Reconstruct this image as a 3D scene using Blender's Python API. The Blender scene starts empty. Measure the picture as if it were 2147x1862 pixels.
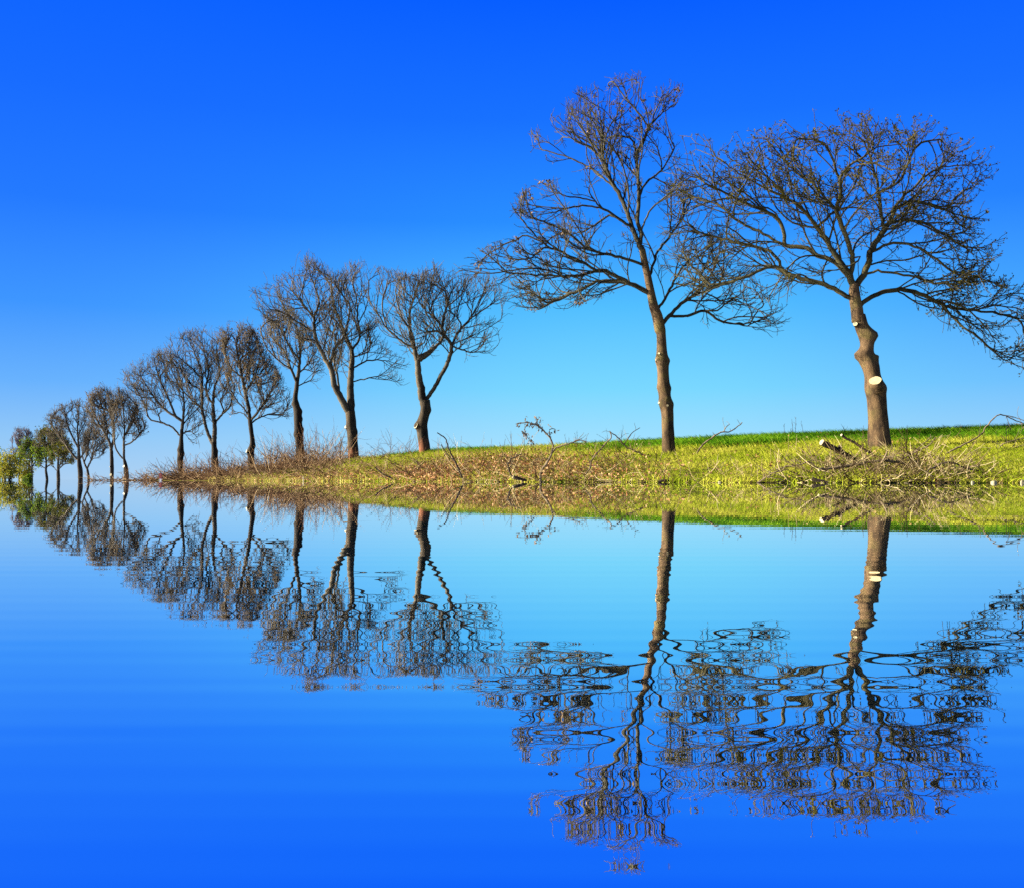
import bpy, math, random
import numpy as np
from mathutils import Vector

# ------------------------------------------------------------------ scene, camera frame
sc = bpy.context.scene
COL = sc.collection
F, CX, HZ, H = 2008.6, 1033.0, 967.5, 0.10      # focal length, picture centre, horizon, eye height

def P(x, y, D):
    return np.array([(x - CX) / F * D, D, H - (y - HZ) / F * D])

def reg(k, ox, oy):
    return lambda pts: [(ox + p[0] * k, oy + p[1] * k) + tuple(q * k for q in p[2:]) for p in pts]
R1 = reg(.3260, 0.0, 750.6)
R2 = reg(.2363, 240.6, 615.9)
R3 = reg(.31143, 481.1, 481.1)
R4 = reg(.3260, 914.2, 115.5)
R5 = reg(.35725, 1327.9, 211.7)
R6 = reg(.2795, 1010.4, 673.6)
R7 = reg(.2578, 1539.6, 635.1)
R8 = reg(.2562, 577.4, 846.8)
R9 = reg(.1630, 0.0, 827.6)

def srgb(*c):
    o = []
    for v in c:
        v /= 255.0
        o.append(v / 12.92 if v <= .04045 else ((v + .055) / 1.055) ** 2.4)
    return tuple(o)

# ------------------------------------------------------------------ object helpers
def link(o, parent=None):
    COL.objects.link(o)
    if parent is not None:
        o.parent = parent
    return o

def tag(o, label=None, cat=None, group=None, kind=None):
    if label: o['label'] = label
    if cat: o['category'] = cat
    if group: o['group'] = group
    if kind: o['kind'] = kind
    return o

def thing(name, loc, label, cat, group=None):
    o = bpy.data.objects.new(name, None)
    o.empty_display_size = .3
    o.location = loc
    link(o)
    return tag(o, label, cat, group)

class Geo:
    """Collects vertices and polygons, then links them as one mesh object."""
    def __init__(s):
        s.v, s.f3, s.f4, s.n, s.fn, s.t = [], [], [], 0, [], []
    def add(s, v, f4=None, f3=None, tint=None):
        v = np.asarray(v, float).reshape(-1, 3)
        if f4 is not None and len(f4): s.f4.append(np.asarray(f4, int).reshape(-1, 4) + s.n)
        if f3 is not None and len(f3): s.f3.append(np.asarray(f3, int).reshape(-1, 3) + s.n)
        s.v.append(v); s.n += len(v)
        s.t.append(np.zeros(len(v)) if tint is None else np.asarray(tint, float))
    def ngon(s, v):
        v = np.asarray(v, float); s.fn.append(np.arange(len(v)) + s.n); s.v.append(v); s.n += len(v)
        s.t.append(np.zeros(len(v)))
    def build(s, name, mat, parent=None, origin=None, smooth=True, tint=False):
        me = bpy.data.meshes.new(name)
        V = np.concatenate(s.v) if s.v else np.zeros((0, 3))
        if origin is not None: V = V - np.asarray(origin, float)
        me.vertices.add(len(V)); me.vertices.foreach_set('co', V.ravel().astype(np.float32))
        f4 = np.concatenate(s.f4) if s.f4 else np.zeros((0, 4), int)
        f3 = np.concatenate(s.f3) if s.f3 else np.zeros((0, 3), int)
        loops = np.concatenate([f4.ravel(), f3.ravel()] + s.fn)
        tot = np.concatenate([np.full(len(f4), 4), np.full(len(f3), 3), np.array([len(a) for a in s.fn], int)]).astype(int)
        me.loops.add(len(loops)); me.loops.foreach_set('vertex_index', loops.astype(np.int32))
        st = np.concatenate([[0], np.cumsum(tot)[:-1]]) if len(tot) else np.zeros(0)
        me.polygons.add(len(tot)); me.polygons.foreach_set('loop_start', st.astype(np.int32))
        me.polygons.foreach_set('use_smooth', np.full(len(tot), smooth, bool))
        if tint:
            a = me.attributes.new('tint', 'FLOAT', 'POINT')
            a.data.foreach_set('value', np.concatenate(s.t).astype(np.float32))
        me.update(calc_edges=True); me.validate()
        me.materials.append(mat)
        o = bpy.data.objects.new(name, me)
        link(o, parent)
        if origin is not None and parent is None: o.location = origin
        return o

def tubes(geo, pts, rad, cid, sides, tint=None):
    """Tubes along many polylines at once; cid = the polyline each point belongs to (consecutive)."""
    P_ = np.asarray(pts, float); R_ = np.asarray(rad, float); cid = np.asarray(cid)
    n = len(P_)
    if n < 2: return
    same = cid[1:] == cid[:-1]
    seg = P_[1:] - P_[:-1]
    t = np.zeros((n, 3))
    t[:-1][same] += seg[same]; t[1:][same] += seg[same]
    L = np.linalg.norm(t, axis=1); L[L < 1e-9] = 1; t /= L[:, None]
    first = np.concatenate([[True], ~same])
    idx = np.cumsum(first) - 1
    starts = np.nonzero(first)[0]
    mean = np.add.reduceat(t, starts, axis=0)
    ref = np.zeros_like(mean)
    ref[np.arange(len(mean)), np.argmin(np.abs(mean), axis=1)] = 1
    ref = ref[idx]
    u = np.cross(t, ref); l = np.linalg.norm(u, axis=1); l[l < 1e-6] = 1; u /= l[:, None]
    w = np.cross(t, u)
    a = np.arange(sides) / sides * 2 * math.pi
    ring = P_[:, None, :] + R_[:, None, None] * (np.cos(a)[None, :, None] * u[:, None, :] + np.sin(a)[None, :, None] * w[:, None, :])
    i0 = np.nonzero(same)[0]
    j = np.arange(sides); jn = (j + 1) % sides
    q = np.stack([i0[:, None] * sides + j, i0[:, None] * sides + jn, (i0[:, None] + 1) * sides + jn, (i0[:, None] + 1) * sides + j], -1)
    tt = None if tint is None else np.repeat(np.asarray(tint)[idx] if len(tint) != n else tint, sides)
    geo.add(ring.reshape(-1, 3), f4=q.reshape(-1, 4), tint=tt)

def catmull(pts, step):
    p = np.asarray(pts, float)
    if len(p) < 2: return p
    q = np.vstack([2 * p[0] - p[1], p, 2 * p[-1] - p[-2]])
    out = []
    for i in range(1, len(q) - 2):
        n = max(1, int(math.ceil(np.linalg.norm(q[i + 1][:3] - q[i][:3]) / step)))
        s = np.arange(n)[:, None] / n
        a, b, c, d = q[i - 1], q[i], q[i + 1], q[i + 2]
        out.append(.5 * (2 * b + (c - a) * s + (2 * a - 5 * b + 4 * c - d) * s ** 2 + (3 * b - a - 3 * c + d) * s ** 3))
    out.append(p[-1:])
    return np.vstack(out)

def inside(poly, x, y):
    poly = np.asarray(poly); n = len(poly); c = np.zeros(len(x), bool); j = n - 1
    for i in range(n):
        xi, yi = poly[i]; xj, yj = poly[j]
        m = ((yi > y) != (yj > y)) & (x < (xj - xi) * (y - yi) / (yj - yi + 1e-12) + xi)
        c ^= m; j = i
    return c

# ------------------------------------------------------------------ materials
KB, KG = .47, .56        # bark and growth albedo scale
def mulc(c, k): return tuple(v * k for v in c)
def new_mat(name):
    m = bpy.data.materials.new(name); m.use_nodes = True
    nt = m.node_tree; nt.nodes.clear()
    out = nt.nodes.new('ShaderNodeOutputMaterial')
    return m, nt, out

def N(nt, t, **k):
    n = nt.nodes.new(t)
    for a, b in k.items(): setattr(n, a, b)
    return n

def math_node(nt, op, a, b=None, c=None):
    n = N(nt, 'ShaderNodeMath', operation=op)
    for i, v in enumerate((a, b, c)):
        if v is None: continue
        if isinstance(v, (int, float)): n.inputs[i].default_value = v
        else: nt.links.new(v, n.inputs[i])
    return n.outputs[0]

def ramp(nt, fac, stops, interp='LINEAR'):
    r = N(nt, 'ShaderNodeValToRGB'); e = r.color_ramp; e.interpolation = interp
    while len(e.elements) > 1: e.elements.remove(e.elements[-1])
    for i, (p, c) in enumerate(stops):
        el = e.elements[0] if i == 0 else e.elements.new(p)
        el.position = p; el.color = (*c, 1)
    nt.links.new(fac, r.inputs[0])
    return r.outputs[0]

def noise(nt, scale, detail=4, rough=.6, coord='Object', sx=(1, 1, 1)):
    tc = N(nt, 'ShaderNodeTexCoord'); mp = N(nt, 'ShaderNodeMapping'); mp.inputs['Scale'].default_value = sx
    nt.links.new(tc.outputs[coord], mp.inputs[0])
    n = N(nt, 'ShaderNodeTexNoise'); n.inputs['Scale'].default_value = scale
    n.inputs['Detail'].default_value = detail; n.inputs['Roughness'].default_value = rough
    nt.links.new(mp.outputs[0], n.inputs['Vector'])
    return n.outputs['Fac']

def bark_mat(name, dark, light, scale=3.0, bump=.6, moss=None, low=None):
    m, nt, out = new_mat(name)
    dark, light = mulc(dark, KB), mulc(light, KB); moss = moss and mulc(moss, KB)
    f = noise(nt, scale, 6, .7, sx=(1, 1, .35))
    c = ramp(nt, f, [(.36, dark), (.5, tuple((a + b) / 2 for a, b in zip(dark, light))), (.64, light)])
    if moss:
        g = noise(nt, scale * .5, 3, .6)
        mx = N(nt, 'ShaderNodeMix', data_type='RGBA')
        nt.links.new(ramp(nt, g, [(.52, (0, 0, 0)), (.66, (.75, .75, .75))]), mx.inputs[0])
        nt.links.new(c, mx.inputs[6]); mx.inputs[7].default_value = (*moss, 1); c = mx.outputs[2]
    if low:                     # reddish algae on the foot of the trunk
        tc = N(nt, 'ShaderNodeTexCoord'); sp = N(nt, 'ShaderNodeSeparateXYZ'); nt.links.new(tc.outputs['Object'], sp.inputs[0])
        g = noise(nt, 1.2, 4, .6)
        k = math_node(nt, 'MULTIPLY_ADD', g, 2.2, sp.outputs['Z'])
        mr = N(nt, 'ShaderNodeMapRange'); nt.links.new(k, mr.inputs[0])
        mr.inputs[1].default_value = low[1]; mr.inputs[2].default_value = low[1] + .8
        mr.inputs[3].default_value = .85; mr.inputs[4].default_value = 0
        mx = N(nt, 'ShaderNodeMix', data_type='RGBA'); nt.links.new(mr.outputs[0], mx.inputs[0])
        nt.links.new(c, mx.inputs[6])
        cm = N(nt, 'ShaderNodeMix', data_type='RGBA', blend_type='MULTIPLY'); cm.inputs[0].default_value = 0
        mx.inputs[7].default_value = (*low[0], 1); c = mx.outputs[2]
    b = N(nt, 'ShaderNodeBsdfPrincipled'); b.inputs['Roughness'].default_value = .9
    b.inputs['Specular IOR Level'].default_value = .15
    nt.links.new(c, b.inputs['Base Color'])
    if bump:
        bn = N(nt, 'ShaderNodeBump'); bn.inputs['Strength'].default_value = bump; bn.inputs['Distance'].default_value = .05
        nt.links.new(noise(nt, scale * 4, 5, .7, sx=(1, 1, .3)), bn.inputs['Height']); nt.links.new(bn.outputs[0], b.inputs['Normal'])
    nt.links.new(b.outputs[0], out.inputs[0])
    return m

def tint_mat(name, stops, trans=.0, rough=.8):
    """Colour picked by each blade's or twig's own tint value, plus a little translucency."""
    m, nt, out = new_mat(name)
    at = N(nt, 'ShaderNodeAttribute', attribute_name='tint')
    c = ramp(nt, at.outputs['Fac'], [(p, mulc(q, KG)) for p, q in stops])
    b = N(nt, 'ShaderNodeBsdfDiffuse'); nt.links.new(c, b.inputs[0])
    sh = b.outputs[0]
    if trans:
        t = N(nt, 'ShaderNodeBsdfTranslucent'); nt.links.new(c, t.inputs[0])
        mx = N(nt, 'ShaderNodeMixShader'); mx.inputs[0].default_value = trans
        nt.links.new(sh, mx.inputs[1]); nt.links.new(t.outputs[0], mx.inputs[2]); sh = mx.outputs[0]
    nt.links.new(sh, out.inputs[0])
    return m

def plain_mat(name, c1, c2, scale=20, rough=.7):
    m, nt, out = new_mat(name)
    b = N(nt, 'ShaderNodeBsdfPrincipled'); b.inputs['Roughness'].default_value = rough
    nt.links.new(ramp(nt, noise(nt, scale), [(.35, mulc(c1, KG)), (.65, mulc(c2, KG))]), b.inputs['Base Color'])
    nt.links.new(b.outputs[0], out.inputs[0])
    return m

M_bark_warm = bark_mat('warm_bark', (.026, .015, .007), (.20, .120, .052), 2.6, .55, moss=(.16, .12, .035))
M_bark_red = bark_mat('red_footed_bark', (.016, .011, .006), (.125, .086, .044), 2.2, .5, low=((.15, .050, .020), 1.6))
M_bark_far = bark_mat('far_bark', (.014, .010, .006), (.055, .038, .020), .9, .2)
M_twig_near = bark_mat('olive_twigs', (.013, .011, .004), (.105, .088, .034), 1.0, 0, moss=(.10, .075, .016))
M_twig_mid = bark_mat('brown_twigs', (.018, .014, .008), (.17, .135, .082), .9, 0)
M_twig_far = bark_mat('grey_twigs', (.022, .017, .010), (.18, .140, .088), .6, 0)
M_twig_tall = bark_mat('dark_twigs', (.013, .011, .005), (.110, .094, .050), .9, 0)
M_twig_mauve = bark_mat('mauve_twigs', (.06, .045, .055), (.16, .12, .13), .6, 0)
M_cut = plain_mat('fresh_cut_wood', (.34, .27, .12), (.44, .36, .18), 9)
M_bud = tint_mat('opening_buds', [(0, (.030, .030, .006)), (.5, (.075, .066, .010)), (1, (.13, .11, .018))], .25)
M_seed = tint_mat('dry_seed_keys', [(0, (.05, .034, .02)), (.5, (.15, .105, .065)), (1, (.32, .23, .155))], .2)
M_seed_tan = tint_mat('tan_dead_leaves', [(0, (.07, .042, .02)), (.5, (.19, .115, .048)), (1, (.30, .20, .095))], .2)
M_leaf = tint_mat('green_leaves', [(0, (.028, .06, .008)), (.5, (.13, .21, .016)), (1, (.30, .38, .035))], .3)
M_leaf_yel = tint_mat('yellow_leaves', [(0, (.09, .13, .012)), (.5, (.36, .35, .035)), (1, (.70, .54, .09))], .3)
M_leaf_olive = tint_mat('olive_leaves', [(0, (.03, .035, .006)), (.5, (.11, .115, .015)), (1, (.22, .20, .03))], .3)

# ------------------------------------------------------------------ the bank as a height field
TX = np.array([240, 285, 310, 365, 432, 507, 606, 714, 800, 900, 1100, 1350, 1500, 1775, 2066, 2300, 9000.])
TY = np.array([973, 970.5, 968.6, 965.0, 959.5, 951.5, 940, 930.5, 922, 912.5, 904.5, 894.5, 887.5, 877.5, 867, 860, 840.])
TS = np.array([112, 108, 104, 92, 80, 70, 60, 52, 47.5, 44, 38, 33, 31, 29, 28, 27.5, 26.])
TR = np.array([124, 121, 118, 113, 106, 98, 88, 78, 74, 70, 62, 54, 50, 46, 44, 43, 42.])
TZ = (HZ - TY) * TR / F + H
rs = np.random.RandomState(7)
_ph = rs.uniform(0, 6.28, (10, 2)); _k = rs.normal(0, 1, (10, 2)); _k = _k / np.linalg.norm(_k, axis=1)[:, None] * np.linspace(.35, 2.6, 10)[:, None]
def lumps(X, Y):
    s = 0
    for i in range(10): s = s + np.sin(_k[i, 0] * X + _k[i, 1] * Y + _ph[i, 0]) / (1 + i * .5)
    return s * .035
def ground(X, Y):
    X = np.asarray(X, float); Y = np.asarray(Y, float)
    xd = CX + F * X / np.maximum(Y, 1)
    ys, yr, zr = np.interp(xd, TX, TS), np.interp(xd, TX, TR), np.interp(xd, TX, TZ)
    s = (Y - ys) / (yr - ys)
    prof = np.where(s < 0, 0, np.where(s < 1, .16 * np.sqrt(np.clip(s, 0, 1)) + .84 * np.clip(s, 0, 1) ** 1.05, 1 - .01 * (s - 1)))
    z = np.where(s < 0, np.maximum(s, -1.5) * .8 + np.minimum(zr, 0), np.where(zr < 0, zr - .03, zr * prof))
    z = z + lumps(X, Y) * np.clip(s * 4, 0, 1) * np.clip(1.25 - s, .25, 1) * np.clip(zr, 0, 1)
    return np.maximum(z, -1.2)
def on_bank(x, y):
    """Distance at which the sight line through a picture point meets the bank."""
    ys, yr = float(np.interp(x, TX, TS)), float(np.interp(x, TX, TR))
    best, D = 1e9, ys
    for d in np.linspace(ys, yr, 120):
        yy = HZ - (float(ground((x - CX) / F * d, d)) - H) / d * F
        if abs(yy - y) < best: best, D = abs(yy - y), d
    return D
def bank_xyz(x, s):
    """Points by sight bearing and share of the way from shore to ridge."""
    ys, yr = np.interp(x, TX, TS), np.interp(x, TX, TR)
    Y = ys + s * (yr - ys); X = (x - CX) / F * Y
    return np.stack([X, Y, ground(X, Y)], -1)

xs = np.concatenate([np.linspace(240, 2200, 330), np.geomspace(2230, 9000, 60)])
ss = np.concatenate([np.linspace(-1.6, -.1, 8), np.linspace(0, 1.1, 60), np.geomspace(1.2, 14, 26)])
GX, GS = np.meshgrid(xs, ss)
TP = bank_xyz(GX.ravel(), GS.ravel())
nx, ny = len(xs), len(ss)
ii, jj = np.meshgrid(np.arange(nx - 1), np.arange(ny - 1))
b0 = (jj * nx + ii).ravel()
g = Geo(); g.add(TP, f4=np.stack([b0, b0 + 1, b0 + nx + 1, b0 + nx], -1))
m, nt, out = new_mat('bank_soil')
b = N(nt, 'ShaderNodeBsdfDiffuse')
c1 = ramp(nt, noise(nt, 1.3, 8, .7), [(.3, (.045, .034, .010)), (.5, (.085, .078, .014)), (.7, (.14, .115, .026))])
nt.links.new(c1, b.inputs[0]); nt.links.new(b.outputs[0], out.inputs[0])
tag(g.build('ground', m), kind='structure')

# ------------------------------------------------------------------ water: one sheet with long low ripples
g = Geo(); g.add([(-4000, -60, 0), (4000, -60, 0), (4000, 7000, 0), (-4000, 7000, 0)], f4=[(0, 1, 2, 3)])
m, nt, out = new_mat('calm_water')
geo_n = N(nt, 'ShaderNodeNewGeometry'); sp = N(nt, 'ShaderNodeSeparateXYZ'); nt.links.new(geo_n.outputs['Position'], sp.inputs[0])
Yp = math_node(nt, 'MAXIMUM', sp.outputs['Y'], .05)
Lg = math_node(nt, 'LOGARITHM', Yp, math.e)
def noise1(w, scale, detail=2):
    n = N(nt, 'ShaderNodeTexNoise', noise_dimensions='1D'); n.inputs['Scale'].default_value = scale
    n.inputs['Detail'].default_value = detail; nt.links.new(w, n.inputs['W']); return n.outputs['Fac']
cv = N(nt, 'ShaderNodeCombineXYZ'); nt.links.new(math_node(nt, 'MULTIPLY', sp.outputs['X'], .35), cv.inputs[0]); nt.links.new(math_node(nt, 'MULTIPLY', Lg, 1.5), cv.inputs[1])
nz = N(nt, 'ShaderNodeTexNoise'); nz.inputs['Scale'].default_value = 1.0; nz.inputs['Detail'].default_value = 1; nt.links.new(cv.outputs[0], nz.inputs['Vector'])
wob = math_node(nt, 'MULTIPLY', nz.outputs['Fac'], 1.1)
ph1 = math_node(nt, 'ADD', math_node(nt, 'MULTIPLY', math_node(nt, 'POWER', math_node(nt, 'MULTIPLY', Yp, 1.99), .25), 352.0), math_node(nt, 'ADD', wob, math_node(nt, 'MULTIPLY', noise1(Lg, 2.0), 5.0)))
ph2 = math_node(nt, 'ADD', math_node(nt, 'MULTIPLY', Lg, 49.0), math_node(nt, 'MULTIPLY', noise1(Lg, 1.6), 6.0))
s1 = math_node(nt, 'SINE', ph1); s2 = math_node(nt, 'SINE', ph2)
env = N(nt, 'ShaderNodeMapRange', interpolation_type='SMOOTHSTEP'); nt.links.new(noise1(Lg, 6.5), env.inputs[0])
env.inputs[1].default_value = .34; env.inputs[2].default_value = .66; env.inputs[3].default_value = .34; env.inputs[4].default_value = 1.0
mix = math_node(nt, 'ADD', math_node(nt, 'MULTIPLY', s1, env.outputs[0]), math_node(nt, 'MULTIPLY', s2, .30))
# ripple slope falls off with distance from the near shore
near = N(nt, 'ShaderNodeMapRange', interpolation_type='SMOOTHSTEP'); nt.links.new(Lg, near.inputs[0])
near.inputs[1].default_value = math.log(F * H / 60); near.inputs[2].default_value = math.log(F * H / 420)
near.inputs[3].default_value = .9; near.inputs[4].default_value = .8
amp = math_node(nt, 'MULTIPLY', math_node(nt, 'DIVIDE', .047 * H / 2, Yp), near.outputs[0])
slope = math_node(nt, 'ADD', math_node(nt, 'MULTIPLY', mix, amp), math_node(nt, 'DIVIDE', .030 * H, Yp))
nv = N(nt, 'ShaderNodeCombineXYZ'); nv.inputs[2].default_value = 1; nt.links.new(math_node(nt, 'MULTIPLY', slope, -1), nv.inputs[1])
nn = N(nt, 'ShaderNodeVectorMath', operation='NORMALIZE'); nt.links.new(nv.outputs[0], nn.inputs[0])
gl = N(nt, 'ShaderNodeBsdfGlossy'); gl.inputs['Roughness'].default_value = 0; gl.inputs['Color'].default_value = (.97, .98, .985, 1)
nt.links.new(nn.outputs[0], gl.inputs['Normal'])
df = N(nt, 'ShaderNodeBsdfDiffuse'); df.inputs[0].default_value = (.01, .035, .06, 1)
mx = N(nt, 'ShaderNodeMixShader'); mx.inputs[0].default_value = .98
nt.links.new(df.outputs[0], mx.inputs[1]); nt.links.new(gl.outputs[0], mx.inputs[2]); nt.links.new(mx.outputs[0], out.inputs[0])
tag(g.build('water', m, smooth=False), kind='structure')

# ------------------------------------------------------------------ trees
def shoots(S, Dr, L, nst, up0, up1, noise_, ol, rng, soft):
    """Grow many shoots at once; each stops where it leaves the crown outline. Returns points and how many steps each kept."""
    n = len(S); pts = np.zeros((n, nst + 1, 3)); pts[:, 0] = S; d = Dr.copy(); alive = np.ones(n, bool); keep = np.zeros(n, int)
    bend = rng.normal(0, noise_ * .7, (n, 3)); st = (L / nst)[:, None]
    c0 = ol.mean(0); big = c0 + (ol - c0) * 1.0
    sc_ = 1 + soft * rng.normal(0, 1, n)
    for k in range(nst):
        d = d + bend + rng.normal(0, noise_, (n, 3)); d[:, 2] += up0 + (up1 - up0) * k / nst
        d /= np.linalg.norm(d, axis=1)[:, None]
        q = pts[:, k] + d * st; pts[:, k + 1] = q
        x = CX + q[:, 0] / q[:, 1] * F; y = HZ - (q[:, 2] - H) / q[:, 1] * F
        alive &= inside(big, c0[0] + (x - c0[0]) / sc_, c0[1] + (y - c0[1]) / sc_)
        keep += alive
    return pts, keep

def leaf_cards(geo, C, size, rng, n_each, spread, droop=0.0, aspect=.5):
    """Small bent leaves, n_each round each centre."""
    C = np.repeat(np.asarray(C, float), n_each, axis=0)
    m = len(C)
    if not m: return
    d = rng.normal(0, 1, (m, 3)); d[:, 2] -= droop; d /= np.linalg.norm(d, axis=1)[:, None]
    C = C + rng.normal(0, spread, (m, 3))
    e = np.cross(d, rng.normal(0, 1, (m, 3))); e /= np.linalg.norm(e, axis=1)[:, None] + 1e-9
    nn_ = np.cross(d, e)
    L = size * rng.uniform(.6, 1.35, m)[:, None]
    a = C; b_ = C + d * L * .5 + e * L * aspect * .5 - nn_ * L * .08; c_ = C + d * L - nn_ * L * .15; f_ = C + d * L * .5 - e * L * aspect * .5 + nn_ * L * .1
    V = np.stack([a, b_, c_, f_], 1).reshape(-1, 3); k = np.arange(m) * 4
    t = np.repeat(np.clip(rng.normal(.5, .28, m), 0, 1), 4)
    geo.add(V, f3=np.stack([np.stack([k, k + 1, k + 2], -1), np.stack([k, k + 2, k + 3], -1)], 1).reshape(-1, 3), tint=t)

def trunk_mesh(geo, line, burls, rng, sides=20, rough=.05):
    """line: (n,4) x,y,z,r. Burls push the bark outward around a point."""
    n = len(line); a = np.arange(sides) / sides * 2 * math.pi
    ph = rng.uniform(0, 6.28, 6)
    t = np.gradient(line[:, :3], axis=0); t /= np.linalg.norm(t, axis=1)[:, None]
    u = np.cross(t, [0, 1, 0]); u /= np.linalg.norm(u, axis=1)[:, None]; w = np.cross(t, u)
    dirs = np.cos(a)[None, :, None] * u[:, None] + np.sin(a)[None, :, None] * w[:, None]
    z = line[:, 2][:, None]; r0 = line[:, 3][:, None]
    wob = 1 + rough * (np.sin(2 * a + ph[0] + z * 1.3) + .7 * np.sin(3 * a + ph[1] - z * 2.1) + .6 * np.sin(5 * a + ph[2] + z * 3.7) + .5 * np.sin(z * 6 + ph[3] + a))
    ring = line[:, None, :3] + dirs * (r0 * wob)[..., None]
    for c, outw, size in burls:
        d2 = ((ring - c) ** 2).sum(-1)
        ring = ring + dirs * (outw * np.exp(-d2 / size ** 2))[..., None]
    j = np.arange(sides); jn = (j + 1) % sides; i0 = np.arange(n - 1)[:, None] * sides
    geo.add(ring.reshape(-1, 3), f4=np.stack([i0 + j, i0 + jn, i0 + sides + jn, i0 + sides + j], -1).reshape(-1, 4))
    geo.ngon(ring[-1])

def frame_for(d):
    d = np.asarray(d, float); d = d / np.linalg.norm(d)
    u = np.cross(d, [0, 0, 1.]); u /= np.linalg.norm(u); return d, u, np.cross(u, d)

def disc_stub(parent, origin, c, d, r, length, bark, rng, name='branch_stub'):
    """Sawn-off branch: a short bark collar and the pale cut face on its end."""
    d, u, w = frame_for(d); a = np.arange(18) / 18 * 2 * math.pi
    rr = r * (1 + .05 * np.sin(2 * a + rng.uniform(0, 6)) + .03 * np.sin(5 * a))
    ring = lambda k, s: np.asarray(c) + d * k + (np.cos(a) * rr * s)[:, None] * u + (np.sin(a) * rr * s)[:, None] * w
    g_ = Geo()
    rs_ = [ring(-length, 1.25), ring(-length * .35, 1.12), ring(-.012, 1.03), ring(0.0, .97)]
    V = np.vstack(rs_); j = np.arange(18); jn = (j + 1) % 18
    f = np.concatenate([np.stack([k * 18 + j, k * 18 + jn, (k + 1) * 18 + jn, (k + 1) * 18 + j], -1) for k in range(3)])
    g_.add(V, f4=f)
    st = g_.build(name, bark, parent, origin)
    g2 = Geo(); g2.ngon(ring(.004, .965)); g2.add(ring(.0045, .0)[:1])
    g2.build('saw_cut', M_cut, st, origin, smooth=False)
    return st

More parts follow.
